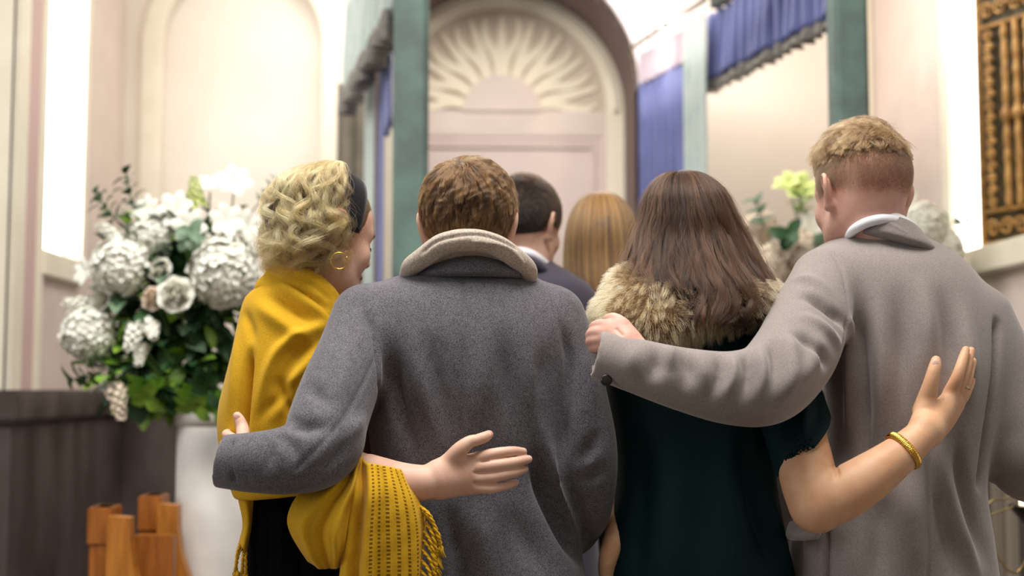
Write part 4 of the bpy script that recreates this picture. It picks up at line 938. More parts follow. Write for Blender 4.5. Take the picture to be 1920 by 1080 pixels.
def legs(t, y, m, skinny=.9, female=True, hem=.45, sh=M_shoe):
    for s in (-1, 1):
        x = t.location.x+s*.1
        f = Field((x-.1, y-.15, -.01), (x+.12, y+.28, .15), .008); f.chain([(x, y-.045, .05, .042), (x, y+.055, .042, .042), (x+s*.01, y+.155, .032, .032)], 0); f.cutz(.0, False); part('shoe', f.mesh(), sh, t)
        if not female:
            f = Field((x-.12, y-.15, -.01), (x+.12, y+.2, .95), .012); f.chain([(x, y, .9, .085), (x, y, .5, .075), (x, y-.01, .1, .062)], 0); part('trouser_leg', f.mesh(), m, t)
# ================================================================== the blonde woman in the mustard shawl
bw = thing('person', (W(570, 700, 2.37).x, 2.37, 0), 'blonde woman in a mustard shawl and black headband, head bowed in profile', 'person')
Cb = np.array(W(602, 446, 2.36)); Rb = head_axes(54, 15, -4); sb = .99
hf, T = head_field(Cb, Rb, sb, female=True, neck_to=W(572, 575, 2.36), neck_r=.050)
b_arm = [(610, 620, 2.34, .045), (632, 740, 2.26, .042), (632, 862, 2.185, .038), (690, 892, 2.15, .035), (745, 904, 2.128, .033)]
b_arm2 = [(515, 630, 2.38, .036), (482, 740, 2.38, .034), (478, 840, 2.38, .032), (525, 830, 2.48, .028), (570, 810, 2.55, .026), (590, 800, 2.56, .025)]
# forearm, wrist and the hand laid flat on the charcoal coat
handA = fingers([
    [(842, 868, 2.122, .016), (862, 844, 2.112, .0135), (880, 829, 2.112, .0105), (894, 825, 2.116, .0095), (908, 820, 2.122, .0092), (917, 815, 2.128, .0075)],
    [(898, 859, 2.124, .0105), (922, 852, 2.119, .0098), (944, 848, 2.122, .0090), (964, 846, 2.130, .0082), (981, 847, 2.137, .0068)],
    [(898, 877, 2.120, .0105), (926, 873, 2.115, .0100), (952, 869, 2.118, .0092), (974, 865, 2.127, .0084), (991, 861, 2.137, .0068)],
    [(898, 897, 2.120, .0100), (922, 895, 2.116, .0094), (946, 890, 2.118, .0088), (968, 885, 2.127, .0080), (984, 880, 2.137, .0064)],
    [(896, 914, 2.123, .0092), (918, 916, 2.119, .0085), (938, 913, 2.122, .0078), (955, 909, 2.130, .0070), (967, 905, 2.138, .0058)]],
    [[(690, 892, 2.15, .036), (745, 904, 2.125, .0335), (785, 906, 2.12, .0300), (815, 902, 2.122, .0265), (835, 897, 2.125, .0250)],
     [(822, 890, 2.124, .024), (850, 878, 2.126, .019), (880, 866, 2.128, .0135), (900, 860, 2.128, .0115)],
     [(830, 898, 2.124, .025), (866, 888, 2.126, .018), (900, 880, 2.127, .0125)],
     [(830, 904, 2.124, .024), (866, 900, 2.127, .018), (900, 898, 2.128, .012)],
     [(825, 910, 2.126, .0225), (862, 912, 2.130, .0165), (898, 914, 2.130, .011)],
     [(824, 888, 2.124, .022), (840, 872, 2.122, .0175), (856, 856, 2.118, .014)]], k=.003, kp=.008,
    strokes=[([(868, 850), (880, 866), (884, 880)], .0, .003), ([(898, 866), (920, 862)], -.0012, .0025), ([(884, 887), (912, 884)], -.0012, .0025), ([(884, 905), (910, 906)], -.0010, .0025)])
low = lowbody(W(604, 900, 2.39).x, 2.40, 1.40, .15, hipw=.072, ls=.74, arms=[px_chain(b_arm), px_chain(b_arm2)], chest=.08)
part('body', join([hf.mesh(), handA, low]), SK_f, bw)
nail(bw, 914, 817, 2.1205, .0052, .007, 28, (-.2, -1, .2))
for px, py, Y, a in ((978, 846, 2.1305, 0), (988, 861, 2.1305, 10), (981, 880.5, 2.1315, 18), (964, 905.5, 2.133, 20)): nail(bw, px, py, Y, .0045, .006, a, (.45, -1, .1))
# upper lashes and brow on the visible side
def local_tube(name, pts, r, m, parent, C, R, s):
    bm = bmesh.new(); tube(bm, [C+R@(np.array(p)*s) for p in spline(pts, 14)], r, 6); return bm_obj(name, bm, m, parent, True)
for sx in (-1, 1):
    local_tube('eyelash', [(sx*.018, .088, .001), (sx*.03, .0915, -.001), (sx*.044, .083, .0)], .0012, M_lash, bw, Cb, Rb, sb)
    local_tube('eyebrow', [(sx*.014, .0955, .024), (sx*.032, .092, .030), (sx*.052, .073, .026)], .0018, mat('brow_hair', srgb(110, 84, 56), .7), bw, Cb, Rb, sb)
local_tube('lips', [(-.021, .084, -.0525), (-.008, .0958, -.0500), (.008, .0958, -.0500), (.021, .084, -.0525)], .0042, mat('lip_skin', srgb(196, 116, 104), .4), bw, Cb, Rb, sb)
# gold hoop in the ear
bm = bmesh.new(); hc = W(636, 489, 2.262); hr = .0145
tube(bm, [(hc.x+hr*math.cos(a), hc.y+.004*math.cos(a), hc.z+hr*math.sin(a)) for a in np.linspace(.9, 2*PI+.55, 40)], .0011, 8)
M_gold = mat('yellow_gold', srgb(232, 182, 84), .22, metal=1); bm_obj('hoop_earring', bm, M_gold, bw, True)
# shawl
sh_rows = [(500, 512, 560, 2.385, .055), (512, 505, 590, 2.38, .072), (535, 490, 625, 2.375, .085), (560, 462, 648, 2.37, .10), (600, 450, 672, 2.365, .115), (660, 438, 684, 2.36, .124), (720, 422, 688, 2.36, .128), (770, 412, 690, 2.36, .128),
           (825, 412, 688, 2.36, .124), (880, 424, 680, 2.36, .116), (925, 438, 668, 2.365, .110), (942, 446, 650, 2.37, .104)]
def sh_pre(f): f.D = np.maximum(f.D, (f.ax[2][None, None, :]*0+(W(440, 935, 2.36).z+(f.ax[0][:, None, None]-W(440, 935, 2.36).x)*.10+0*f.ax[1][None, :, None])-f.ax[2][None, None, :]).astype(np.float32))
sh_strokes = [([(470, 640), (462, 720), (456, 790), (452, 850)], -.016, .008, .3), ([(448, 600), (440, 700), (428, 800)], .004, .016, .4),
    ([(512, 505), (560, 530), (610, 565), (645, 590)], -.006, .007, .3), ([(506, 520), (550, 552), (600, 588), (640, 612)], .007, .010, .4), ([(500, 545), (545, 580), (600, 612)], -.007, .009, .4), ([(470, 560), (520, 600), (580, 640), (620, 650)], .006, .013, .4),
    ([(640, 600), (580, 620), (520, 660), (490, 740), (478, 800)], .007, .010, .4), ([(640, 620), (585, 650), (540, 700), (510, 790)], -.006, .011, .4), ([(600, 640), (560, 700), (520, 770)], .006, .014, .4),
    ([(520, 700), (535, 740), (560, 790)], -.008, .011, .4), ([(560, 660), (545, 720), (505, 800)], .006, .013, .4), ([(480, 800), (500, 770), (545, 730), (590, 690)], -.005, .009, .4), ([(455, 580), (470, 620), (474, 660)], -.005, .01, .4)]
shb = garment(sh_rows, [], k=0, pre=sh_pre, strokes=sh_strokes, amp=.002, fr=30, seed=21)
shn = tubeg([[(514, 508, 2.34, .012), (540, 505, 2.312, .016), (575, 520, 2.292, .018), (610, 548, 2.292, .018), (636, 575, 2.31, .012)], [(512, 522, 2.33, .018), (548, 528, 2.30, .022), (590, 552, 2.285, .022), (625, 582, 2.29, .016)],
    [(500, 540, 2.33, .022), (540, 556, 2.295, .026), (590, 585, 2.28, .024), (625, 606, 2.285, .016)]], k=.006, amp=.001, fr=60, strokes=[([(530, 512), (580, 530), (625, 568)], -.003, .004, .2), ([(520, 532), (570, 550), (618, 586)], -.004, .004, .2)])
shw = part('shawl', join([shb, shn]), M_shawl, bw)
def sheet(name, cols, m, parent, nu=60, nv=60, fold=(), thick=.004, uvs=True, wobble=.0015, seed=0):
    """cloth between column curves given from top to bottom as (px, py, Y)"""
    K = [spline([list(W(*p)) for p in c], nv+1) for c in cols]; K = np.array(K)      # (ncol, nv+1, 3)
    G = np.stack([spline(K[:, j], nu+1) for j in range(nv+1)], 0)                   # (nv+1, nu+1, 3)
    u = np.linspace(0, 1, nu+1)[None, :]; v = np.linspace(0, 1, nv+1)[:, None]; d = np.zeros((nv+1, nu+1))
    for (u0, u1, a, w) in fold: d += a*np.exp(-((u-(u0+(u1-u0)*v))/w)**2)
    G[..., 1] += d; V = G.reshape(-1, 3); V = V+np.stack([wob(V, wobble, 60, seed+i) for i in range(3)], 1)
    i = np.arange((nu+1)*(nv+1)).reshape(nv+1, nu+1); Q = np.stack([i[:-1, :-1], i[1:, :-1], i[1:, 1:], i[:-1, 1:]], -1).reshape(-1, 4)
    me = mk_mesh(name, V, Q); uv = me.uv_layers.new(name='UVMap'); UV = np.stack([np.broadcast_to(u, (nv+1, nu+1)), np.broadcast_to(v, (nv+1, nu+1))], -1).reshape(-1, 2)
    uv.data.foreach_set('uv', UV[np.array([l.vertex_index for l in me.loops])].astype(np.float32).ravel())
    o = link(name, me, m, parent); s = o.modifiers.new('thickness', 'SOLIDIFY'); s.thickness = thick; s.offset = 0; return o
# lace columns near the shawl's end: little dark holes in rows
M_lace = M_shawl.copy(); M_lace.name = 'mustard_shawl_openwork'; nt = M_lace.node_tree; bs = nt.nodes['Principled BSDF']
uvn = nd(nt, 'ShaderNodeUVMap'); sep = nd(nt, 'ShaderNodeSeparateXYZ'); nt.links.new(uvn.outputs[0], sep.inputs[0])
def mth(op, a, b=None):
    n = nd(nt, 'ShaderNodeMath', operation=op)
    for i, x in enumerate((a, b)):
        if x is None: continue
        if isinstance(x, (int, float)): n.inputs[i].default_value = x
        else: nt.links.new(x, n.inputs[i])
    return n.outputs[0]
cu_ = mth('ABSOLUTE', mth('SUBTRACT', mth('FRACT', mth('MULTIPLY', sep.outputs[0], 11)), .5)); cv_ = mth('ABSOLUTE', mth('SUBTRACT', mth('FRACT', mth('MULTIPLY', sep.outputs[1], 46)), .5))
hole = mth('MULTIPLY', mth('LESS_THAN', cu_, .16), mth('LESS_THAN', cv_, .26)); zone = mth('MULTIPLY', mth('GREATER_THAN', sep.outputs[0], .30), mth('LESS_THAN', sep.outputs[0], .86)); hole = mth('MULTIPLY', hole, zone)
src = bs.inputs['Base Color'].links[0].from_socket; mx = nd(nt, 'ShaderNodeMix', data_type='RGBA'); nt.links.new(hole, mx.inputs[0]); nt.links.new(src, mx.inputs[6]); mx.inputs[7].default_value = srgb(120, 84, 10); nt.links.new(mx.outputs[2], bs.inputs['Base Color'])
sheet('shawl_drape', [[(664, 842, 2.15), (622, 885, 2.12), (565, 925, 2.10), (541, 965, 2.10), (547, 1003, 2.11), (580, 1052, 2.13)],
    [(668, 850, 2.13), (640, 900, 2.085), (595, 945, 2.07), (570, 985, 2.075), (580, 1030, 2.085), (600, 1064, 2.11)],
    [(672, 858, 2.11), (655, 910, 2.07), (628, 960, 2.06), (615, 1005, 2.06), (618, 1042, 2.075), (622, 1066, 2.10)],
    [(676, 864, 2.10), (668, 915, 2.075), (655, 965, 2.07), (648, 1010, 2.07), (642, 1040, 2.085), (640, 1060, 2.11)]], M_shawl, shw, fold=[(.3, .35, -.010, .08), (.55, .6, .010, .07), (.8, .85, -.010, .07)], seed=3)
sheet('shawl_drape', [[(660, 850, 2.12), (662, 910, 2.085), (650, 980, 2.085), (642, 1050, 2.09), (636, 1120, 2.10), (632, 1200, 2.11)],
    [(688, 868, 2.10), (690, 930, 2.065), (686, 1000, 2.065), (682, 1070, 2.07), (680, 1140, 2.08), (676, 1200, 2.09)],
    [(720, 874, 2.085), (726, 930, 2.06), (728, 1000, 2.06), (728, 1070, 2.065), (726, 1140, 2.075), (722, 1200, 2.09)],
    [(748, 880, 2.088), (768, 940, 2.075), (778, 1000, 2.075), (780, 1070, 2.08), (778, 1140, 2.09), (774, 1200, 2.10)],
    [(752, 884, 2.095), (784, 940, 2.10), (797, 985, 2.105), (790, 1060, 2.11), (784, 1130, 2.12), (778, 1200, 2.13)]], M_lace, shw, nu=80, fold=[(.05, .06, -.012, .05), (.16, .18, .012, .05), (.28, .30, -.012, .05), (.5, .5, -.003, .03), (.66, .66, .003, .03), (.86, .9, .004, .04)], seed=5)
def tassel(x, y, Y, dx, dy, n=1, s=1, seed=0):
    """twisted cord ending in a frayed tuft, drawn from the cloth's edge"""
    r = random.Random(seed); bm = bmesh.new(); a, b = W(x, y, Y), W(x+dx*.6, y+dy*.25, Y-.012); c, d = W(x+dx*.95, y+dy*.62, Y-.012), W(x+dx, y+dy*.72, Y-.008)
    P = spline([list(a), list(b), list(c), list(d)], 22)
    for k in (0, 1): tube(bm, [Vector(p)+Vector((math.cos(i*1.1+k*PI), math.sin(i*1.1+k*PI), 0))*.0016 for i, p in enumerate(P)], .0022*s, 6)
    e = bm_obj('fringe', bm, M_shawl, shw, True); bm = bmesh.new(); bmesh.ops.create_uvsphere(bm, u_segments=10, v_segments=6, radius=.0048*s); bmesh.ops.translate(bm, verts=bm.verts, vec=d)
    for k in range(16):
        q = W(x+dx+r.uniform(-5, 12), y+dy+r.uniform(-5, 6), Y-.008+r.uniform(-.008, .008)); mid = (d+q)/2+Vector((r.uniform(-.004, .004), r.uniform(-.003, .003), 0)); tube(bm, [d, mid, q], .0011, 5)
    bm_obj('tassel', bm, M_shawl, shw, True)
for k, (x, y, dx, dy) in enumerate([(786, 948, 30, 62), (794, 962, 30, 78), (797, 978, 22, 84), (796, 996, 20, 80), (794, 1012, 24, 78), (791, 1030, 26, 78), (788, 1048, 26, 80), (786, 1066, 26, 80), (784, 1084, 24, 80)]): tassel(x, y, 2.098, dx, dy, seed=k)
sheet('shawl_end', [[(446, 925, 2.34), (456, 980, 2.34), (449, 1022, 2.34)], [(460, 922, 2.32), (464, 980, 2.32), (457, 1028, 2.32)], [(478, 918, 2.33), (470, 980, 2.33), (462, 1034, 2.33)]], M_shawl, shw, nu=14, nv=20)
for k, (x, y, dx, dy) in enumerate([(450, 1020, -8, 66), (454, 1026, -12, 58), (458, 1030, -4, 60), (461, 1032, 0, 64)]): tassel(x, y, 2.33, dx, dy, s=.9, seed=20+k)
sk = garment([(860, 480, 728, 2.395, .09), (940, 468, 736, 2.395, .098), (1080, 464, 740, 2.395, .108), (1300, 456, 748, 2.395, .12), (1560, 446, 758, 2.395, .13)], [], res=.008, k=0, amp=.002, fr=60,
    strokes=[([(500, 930), (498, 1200)], -.004, .006, .1), ([(530, 930), (530, 1200)], .004, .006, .1), ([(560, 930), (562, 1200)], -.004, .006, .1), ([(590, 940), (592, 1200)], .004, .006, .1)])
part('skirt', sk, M_black, bw); legs(bw, 2.38, M_black)
# hair: tousled volume behind the band, sleek in front of it
bl_rows = [(303, 622, 634, 2.37, .006), (307, 594, 650, 2.37, .035), (318, 562, 658, 2.37, .064), (336, 532, 664, 2.37, .088), (360, 515, 668, 2.37, .102), (395, 504, 672, 2.37, .108), (430, 508, 674, 2.37, .118), (462, 504, 670, 2.37, .118), (490, 508, 662, 2.37, .108), (512, 520, 650, 2.37, .092), (526, 530, 642, 2.37, .08)]
fwdb = Vector(Rb[:, 1]); rgt = Vector(Rb[:, 0]); upb = Vector(Rb[:, 2]); Cv = Vector(Cb)
def front_b(P): 
    L = (P-Cb)@Rb; return (L[..., 1] > (np.interp(L[..., 2], [-.06, -.02, .01, .05, .1], [.015, .034, .018, -.004, -.004]))).mean(1) > .30
def cutface(f):
    n = fwdb; pt = Cv+fwdb*.012; f.plane(pt, n); f.cutz(W(600, 498, 2.36).z, False)
def blbump(VQ, amp, fr): return bump(VQ[0], VQ[1], amp, fr, 31), VQ[1]
under = lambda P: std_hairline(P, -.06) & (P[:, 1] < .03)
hb = part('hair', join([loft_cap(bl_rows, .88, .005, .005, 60, 31, pre=cutface), cap_mesh(Cb, Rb, sb, .006, under)]), H_blondd, bw)
long_hair('hair_strand', bl_rows, 13000, 34, H_blond, hb, th=(0, 2*PI), t0=(0, .5), t1=(.70, 1.0), wave=.26, rw=.07, freq=1.7, clump=.93, nb=64, lay=(.80, 1.06), rad=.00034, seed=41, frizz=.0022, curl=.010, cf=3.2, cstart=.15, front=front_b)
long_hair('hair_strand', bl_rows, 4500, 34, H_blond, hb, th=(0, 2*PI), t0=(.1, .6), t1=(.8, 1.0), wave=.45, rw=.10, freq=2.6, clump=.7, nb=34, lay=(.92, 1.10), rad=.00026, seed=42, frizz=.004, curl=.016, cf=3.6, cstart=.1, front=front_b)
long_hair('stray_hair', bl_rows, 420, 30, H_blond, hb, th=(0, 2*PI), t0=(0, .5), t1=(.5, 1.0), wave=.5, rw=.08, freq=2, clump=.1, nb=60, lay=(1.04, 1.16), rad=.00016, seed=48, frizz=.012, front=front_b, curl=.014, cf=3)
fh = lambda P: (P[:, 1] > .002) & (P[:, 2] > np.interp(P[:, 1], [.0, .03, .05, .07, .09, .12], [-.01, .0, .022, .046, .070, .084]))
hb2 = part('front_hair', cap_mesh(Cb, Rb, sb, .004, fh), mat('sleek_hair_base', srgb(112, 84, 58), .6), bw)
short_hair('hair_strand', Cb, Rb, sb, 6000, 8, hair_mat('sleek_hair', srgb(70, 48, 30), srgb(130, 98, 64)), hb2, fh, const(.05), const(.02), lambda P: np.stack([P[:, 0]*2, -1+0*P[:, 1], .2+0*P[:, 2]], 1), rad=.0003, clump=.2, base=.002, seed=44, jit=.05)
bm = bmesh.new(); N_ = 40; rings = []
for k in range(N_+1):
    a = math.radians(-108+216*k/N_); L0 = np.array((.082*math.sin(a), .018+.004*math.cos(a), .036+.096*math.cos(a))); nr = np.array((math.sin(a), 0, math.cos(a)))
    w = .0155+.002*math.cos(a); ring = []
    for (dy, dr) in ((-w, -.004), (-w, .003), (-w*.4, .0062), (w*.4, .0062), (w, .003), (w, -.004)): ring.append(bm.verts.new(Vector(Cb+Rb@((L0+np.array((0, dy, 0))+nr*dr)*sb))))
    rings.append(ring)
for a, b in zip(rings, rings[1:]):
    for k in range(6): bm.faces.new((a[k], a[(k+1) % 6], b[(k+1) % 6], b[k]))
bm.faces.new(rings[0]); bm.faces.new(rings[-1][::-1]); bm_obj('headband', bm, wool('black_headband_cloth', srgb(16, 15, 18), srgb(34, 32, 36), bs=.4), bw, True)
# ================================================================== the dark-haired woman in the green dress
dw = thing('person', (W(1300, 700, 2.33).x, 2.33, 0), 'dark-haired woman in a bottle green dress with a fluffy brown fur collar', 'person')
Cd = np.array(W(1290, 470, 2.35)); Rd = head_axes(-4, 14, 0); sd = 1.0
hf, T = head_field(Cd, Rd, sd, female=True, neck_to=W(1295, 610, 2.35), neck_r=.05)
d_arm = [(1450, 660, 2.32, .040), (1480, 740, 2.26, .038), (1498, 810, 2.20, .040)]
d_arm2 = [(1185, 660, 2.35, .040), (1180, 790, 2.37, .036), (1176, 940, 2.36, .032), (1160, 1000, 2.32, .026), (1142, 1040, 2.29, .019), (1136, 1080, 2.29, .014), (1146, 1120, 2.30, .012)]
handB = fingers([
    [(1730, 772, 2.125, .0175), (1738, 747, 2.115, .0155), (1744, 724, 2.108, .0130), (1749, 703, 2.106, .0112), (1753, 688, 2.108, .0105), (1755, 676, 2.112, .0082)],
    [(1781, 736, 2.132, .0115), (1792, 713, 2.125, .0102), (1800, 692, 2.125, .0094), (1806, 672, 2.131, .0084), (1811, 656, 2.138, .0068)],
    [(1788, 742, 2.142, .0112), (1800, 720, 2.138, .0098), (1810, 696, 2.139, .0090), (1816, 674, 2.145, .0080), (1821, 657, 2.152, .0064)],
    [(1793, 749, 2.152, .0108), (1806, 730, 2.150, .0094), (1815, 708, 2.152, .0086), (1820, 690, 2.158, .0076), (1825, 677, 2.164, .0060)],
    [(1796, 758, 2.160, .0100), (1808, 744, 2.160, .0085), (1815, 730, 2.163, .0076), (1820, 720, 2.167, .0068), (1823, 710, 2.172, .0054)]],
    [[(1488, 790, 2.20, .047), (1506, 855, 2.155, .047), (1520, 915, 2.115, .046), (1530, 948, 2.10, .041)],
     [(1528, 950, 2.10, .040), (1572, 930, 2.09, .043), (1625, 898, 2.085, .0395), (1675, 862, 2.085, .033), (1715, 828, 2.09, .0275), (1738, 806, 2.098, .0255)],
     [(1534, 962, 2.095, .030), (1530, 940, 2.10, .036)],
     [(1736, 806, 2.10, .025), (1756, 780, 2.115, .0205), (1774, 754, 2.128, .0145), (1783, 738, 2.132, .0115)],
     [(1738, 808, 2.105, .024), (1764, 782, 2.125, .0185), (1788, 748, 2.142, .0120)],
     [(1740, 810, 2.108, .022), (1768, 788, 2.135, .0165), (1793, 754, 2.152, .0112)],
     [(1740, 814, 2.112, .020), (1770, 794, 2.142, .0145), (1796, 762, 2.160, .0105)],
     [(1734, 800, 2.10, .0225), (1732, 780, 2.112, .0185), (1738, 755, 2.115, .0160)]], k=.003, kp=.009, res=.0017,
    strokes=[([(1562, 866), (1570, 888), (1566, 905)], -.003, .004, .3), ([(1758, 742), (1772, 752)], -.001, .003)])
low = lowbody(dw.location.x, 2.35, 1.40, .175, arms=[px_chain(d_arm), px_chain(d_arm2)], chest=.09)
part('body', join([hf.mesh(), handB, low]), SK_w, dw)
nail(dw, 1754, 681, 2.1005, .0052, .0068, 78, (-.2, -1, .1))
for px, py, Y, a in ((1810, 660, 2.1315, 70), ): nail(dw, px, py, Y, .0042, .006, a, (-.2, -1, .1))
# ring and plaited gold bracelet
def ringmesh(bm, c, ax, r, tr, flat=1, n=40, m_=10, tw=0):
    ax = Vector(ax).normalized(); u = ax.cross(Vector((0, 0, 1))).normalized(); v = ax.cross(u); R_ = []
    for i in range(n):
        a = 2*PI*i/n; d = u*math.cos(a)+v*math.sin(a); p = Vector(c)+d*r*(1)
        R_.append([bm.verts.new(p+d*tr*math.cos(b+tw*a)*(1+.0)+ax*tr*flat*math.sin(b+tw*a)) for b in (2*PI*j/m_ for j in range(m_))])
    for i in range(n):
        a, b = R_[i], R_[(i+1) % n]
        for j in range(m_): bm.faces.new((a[j], a[(j+1) % m_], b[(j+1) % m_], b[j]))
bm = bmesh.new(); p0, p1 = W(1801, 737, 2.151), W(1812, 714, 2.151); ringmesh(bm, (p0+p1)/2, p1-p0, .0104, .0013, 1.4, 32, 8); rg = bm_obj('finger_ring', bm, M_gold, dw, True)
bm = bmesh.new(); bmesh.ops.create_icosphere(bm, subdivisions=1, radius=.0025); bmesh.ops.translate(bm, verts=bm.verts, vec=(p0+p1)/2+Vector((.002, -.011, 0))); bm_obj('gemstone', bm, mat('pale_gemstone', srgb(220, 240, 236), .05, spec=1), rg)
bm = bmesh.new(); a0, a1 = W(1675, 862, 2.085), W(1715, 828, 2.09); cc = W(1694, 845, 2.088); ax = (a1-a0).normalized(); u = ax.cross(Vector((0, 0, 1))).normalized(); v = ax.cross(u); nb_ = 56
for strand in range(3):
    pts = []
    for i in range(nb_*4+1):
        a = 2*PI*i/(nb_*4); ph = a*nb_/2+strand*2*PI/3; d = u*math.cos(a)+v*math.sin(a); pts.append(cc+d*(.0328+.0016*math.cos(ph))+ax*.0052*math.sin(ph))
    tube(bm, pts, .0017, 6)
bm_obj('bracelet', bm, M_gold, dw, True)
# dress
dr_rows = [(585, 1215, 1385, 2.36, .075), (604, 1165, 1430, 2.355, .098), (630, 1142, 1455, 2.35, .112), (670, 1132, 1466, 2.345, .118), (730, 1136, 1466, 2.34, .120), (800, 1146, 1462, 2.34, .120), (880, 1156, 1452, 2.34, .114), (960, 1150, 1462, 2.34, .118), (1080, 1132, 1486, 2.34, .136), (1300, 1100, 1530, 2.34, .162), (1500, 1080, 1560, 2.34, .172)]
sc = Vector(W(1462, 892, 2.15)); se = Vector(W(1556, 796, 2.15)); dd = (se-sc).normalized(); pn = np.array((-dd.z, 0, dd.x)); pn = pn if pn[2] < 0 else -pn
def sleeve():
    f = Field(np.array(W(1400, 900, 2.0))-.02, np.array(W(1600, 600, 2.45))+.02, .0036); f.chain(px_chain([(1435, 650, 2.33, .058), (1470, 725, 2.28, .060), (1492, 790, 2.21, .060), (1512, 850, 2.16, .060), (1530, 900, 2.14, .060)]), 0, 5)
    g = np.array(px_chain([(1500, 800, 2.20, .047), (1512, 850, 2.155, .049), (1530, 905, 2.12, .051)])); 
    f.chain(g, 0, 4, 'sub'); f.plane(np.array(sc), pn); return f
f = sleeve(); V, Q = f.mesh(); V = relax(V, Q, 2)
V = folds(V, Q, [([(1500, 690), (1510, 760), (1500, 850)], .004, .010, .3), ([(1530, 700), (1535, 760), (1530, 810)], -.0025, .009, .3), ([(1480, 700), (1482, 780), (1478, 860)], -.0025, .010, .3)])
drs = garment(dr_rows, [], k=0, strokes=[([(1390, 780), (1398, 880), (1420, 980), (1470, 1100)], -.010, .016, .4), ([(1360, 800), (1370, 900), (1385, 1080), (1390, 1200)], .006, .03, .4), ([(1215, 800), (1200, 950), (1180, 1150)], -.008, .026, .4), ([(1260, 780), (1262, 950), (1250, 1200)], .005, .03, .4), ([(1440, 900), (1455, 1000), (1490, 1120)], .008, .02, .4), ([(1310, 900), (1315, 1050), (1310, 1200)], -.004, .03, .4)], amp=.002, fr=16, seed=5)
part('dress', join([drs, (V, Q)]), M_teal, dw); legs(dw, 2.35, M_black)
# fur collar
fc = [[(1134, 588, 2.38, .022), (1150, 592, 2.28, .030), (1185, 604, 2.22, .034), (1235, 612, 2.20, .035), (1300, 590, 2.20, .033), (1360, 572, 2.205, .032), (1412, 560, 2.23, .032), (1440, 560, 2.31, .028), (1420, 570, 2.42, .026)],
      [(1165, 560, 2.30, .03), (1215, 565, 2.235, .036), (1290, 560, 2.225, .038), (1365, 560, 2.245, .034), (1410, 560, 2.30, .03)], [(1180, 530, 2.31, .03), (1235, 530, 2.27, .034), (1300, 528, 2.265, .034), (1365, 535, 2.29, .03)],
      [(1160, 580, 2.40, .03), (1220, 600, 2.46, .03), (1300, 610, 2.47, .03), (1380, 600, 2.45, .03), (1420, 575, 2.40, .03)]]
Vf, Qf = tubeg(fc, res=.005, k=.03, rl=2, amp=.003, fr=50)
fo = part('fur_collar', (Vf, Qf), H_furd, dw)
def fur(V, Q, n, L, m, parent, seed=0, down=.6, clumps=1200):
    r = np.random.default_rng(seed); N = normals(V, Q); A = np.linalg.norm(np.cross(V[Q[:, 2]]-V[Q[:, 0]], V[Q[:, 3]]-V[Q[:, 1]]), axis=1); q = r.choice(len(Q), n, p=A/A.sum()); w = r.dirichlet((1, 1, 1, 1), n)
    P = (V[Q[q]]*w[..., None]).sum(1); D = (N[Q[q]]*w[..., None]).sum(1); c = np.array(W(1290, 540, 2.33)); out = P-c; out[:, 2] = 0; out /= np.linalg.norm(out, axis=1)[:, None]+1e-6
    D = D*.7+out*.35+np.array((0, 0, -down))+r.normal(size=(n, 3))*.22; D += np.stack([wob(P, .6, 60, 70+i) for i in range(3)], 1); D /= np.linalg.norm(D, axis=1)[:, None]
    k = 6; t = np.linspace(0, 1, k); l = L*r.uniform(.6, 1.15, n); S = P[:, None]+D[:, None]*(l[:, None]*t)[..., None]+np.array((0, 0, -1))*(l[:, None]*t**2*.35)[..., None]
    from mathutils.kdtree import KDTree
    gi = r.choice(n, clumps, replace=False); kd = KDTree(clumps)
    for a, g in enumerate(gi): kd.insert(P[g], a)
    kd.balance(); near = np.array([gi[kd.find(p)[1]] for p in P]); w = (t*.6)[None, :, None]; S = S*(1-w)+(S[near]+(P-P[near])[:, None]*.3)*w
    return strands('fur_strand', S, .0003, m, parent, .3)
fur(Vf, Qf, 42000, .024, H_fur, fo, 3, .45, 1500)
dk_rows = [(321, 1278, 1286, 2.35, .004), (326, 1248, 1314, 2.35, .035), (342, 1226, 1340, 2.35, .06), (370, 1210, 1362, 2.35, .085), (410, 1200, 1380, 2.35, .102), (455, 1186, 1404, 2.345, .112), (500, 1172, 1424, 2.335, .130), (540, 1160, 1446, 2.325, .154), (575, 1168, 1456, 2.315, .164), (605, 1190, 1420, 2.305, .166), (630, 1215, 1370, 2.30, .160)]
Cdv = Cd
def face_cut(C, R, y0=.035):
    def fn(P):
        L = (P-C)@R; return ((L[..., 1] > y0) & (L[..., 2] < .09)).mean(1) > .1
    return fn
def dcut(f): f.plane(Vector(Cd)+Vector(Rd[:, 1])*.04, Vector(Rd[:, 1])); f.cutz(W(1290, 575, 2.3).z, False)
hb = part('hair', join([loft_cap(dk_rows, .90, .005, .003, 60, 8, pre=dcut), cap_mesh(Cd, Rd, sd, .004, std_hairline)]), H_darkd, dw)
long_hair('hair_strand', dk_rows, 20000, 32, H_dark, hb, th=(PI*.93, 2*PI+PI*.07), t0=(0, .12), t1=(.64, .97), wave=.10, rw=.04, freq=1.9, clump=.8, nb=64, lay=(.90, 1.02), rad=.00036, seed=51, frizz=.0012, curl=.007, cf=2.4, cstart=.45, front=face_cut(Cd, Rd))
long_hair('hair_strand', dk_rows, 2500, 32, H_dark, hb, th=(PI*.9, 2*PI+PI*.1), t0=(0, .3), t1=(.6, .96), wave=.16, rw=.05, freq=2.2, clump=.4, nb=40, lay=(.98, 1.05), rad=.00022, seed=52, frizz=.003, curl=.008, cf=2.6, cstart=.4, front=face_cut(Cd, Rd))
long_hair('stray_hair', dk_rows, 260, 30, H_dark, hb, th=(PI*.9, 2*PI+PI*.1), t0=(0, .4), t1=(.5, .95), wave=.2, rw=.05, freq=2, clump=.1, nb=60, lay=(1.02, 1.10), rad=.00015, seed=58, frizz=.010, front=face_cut(Cd, Rd), curl=.008)
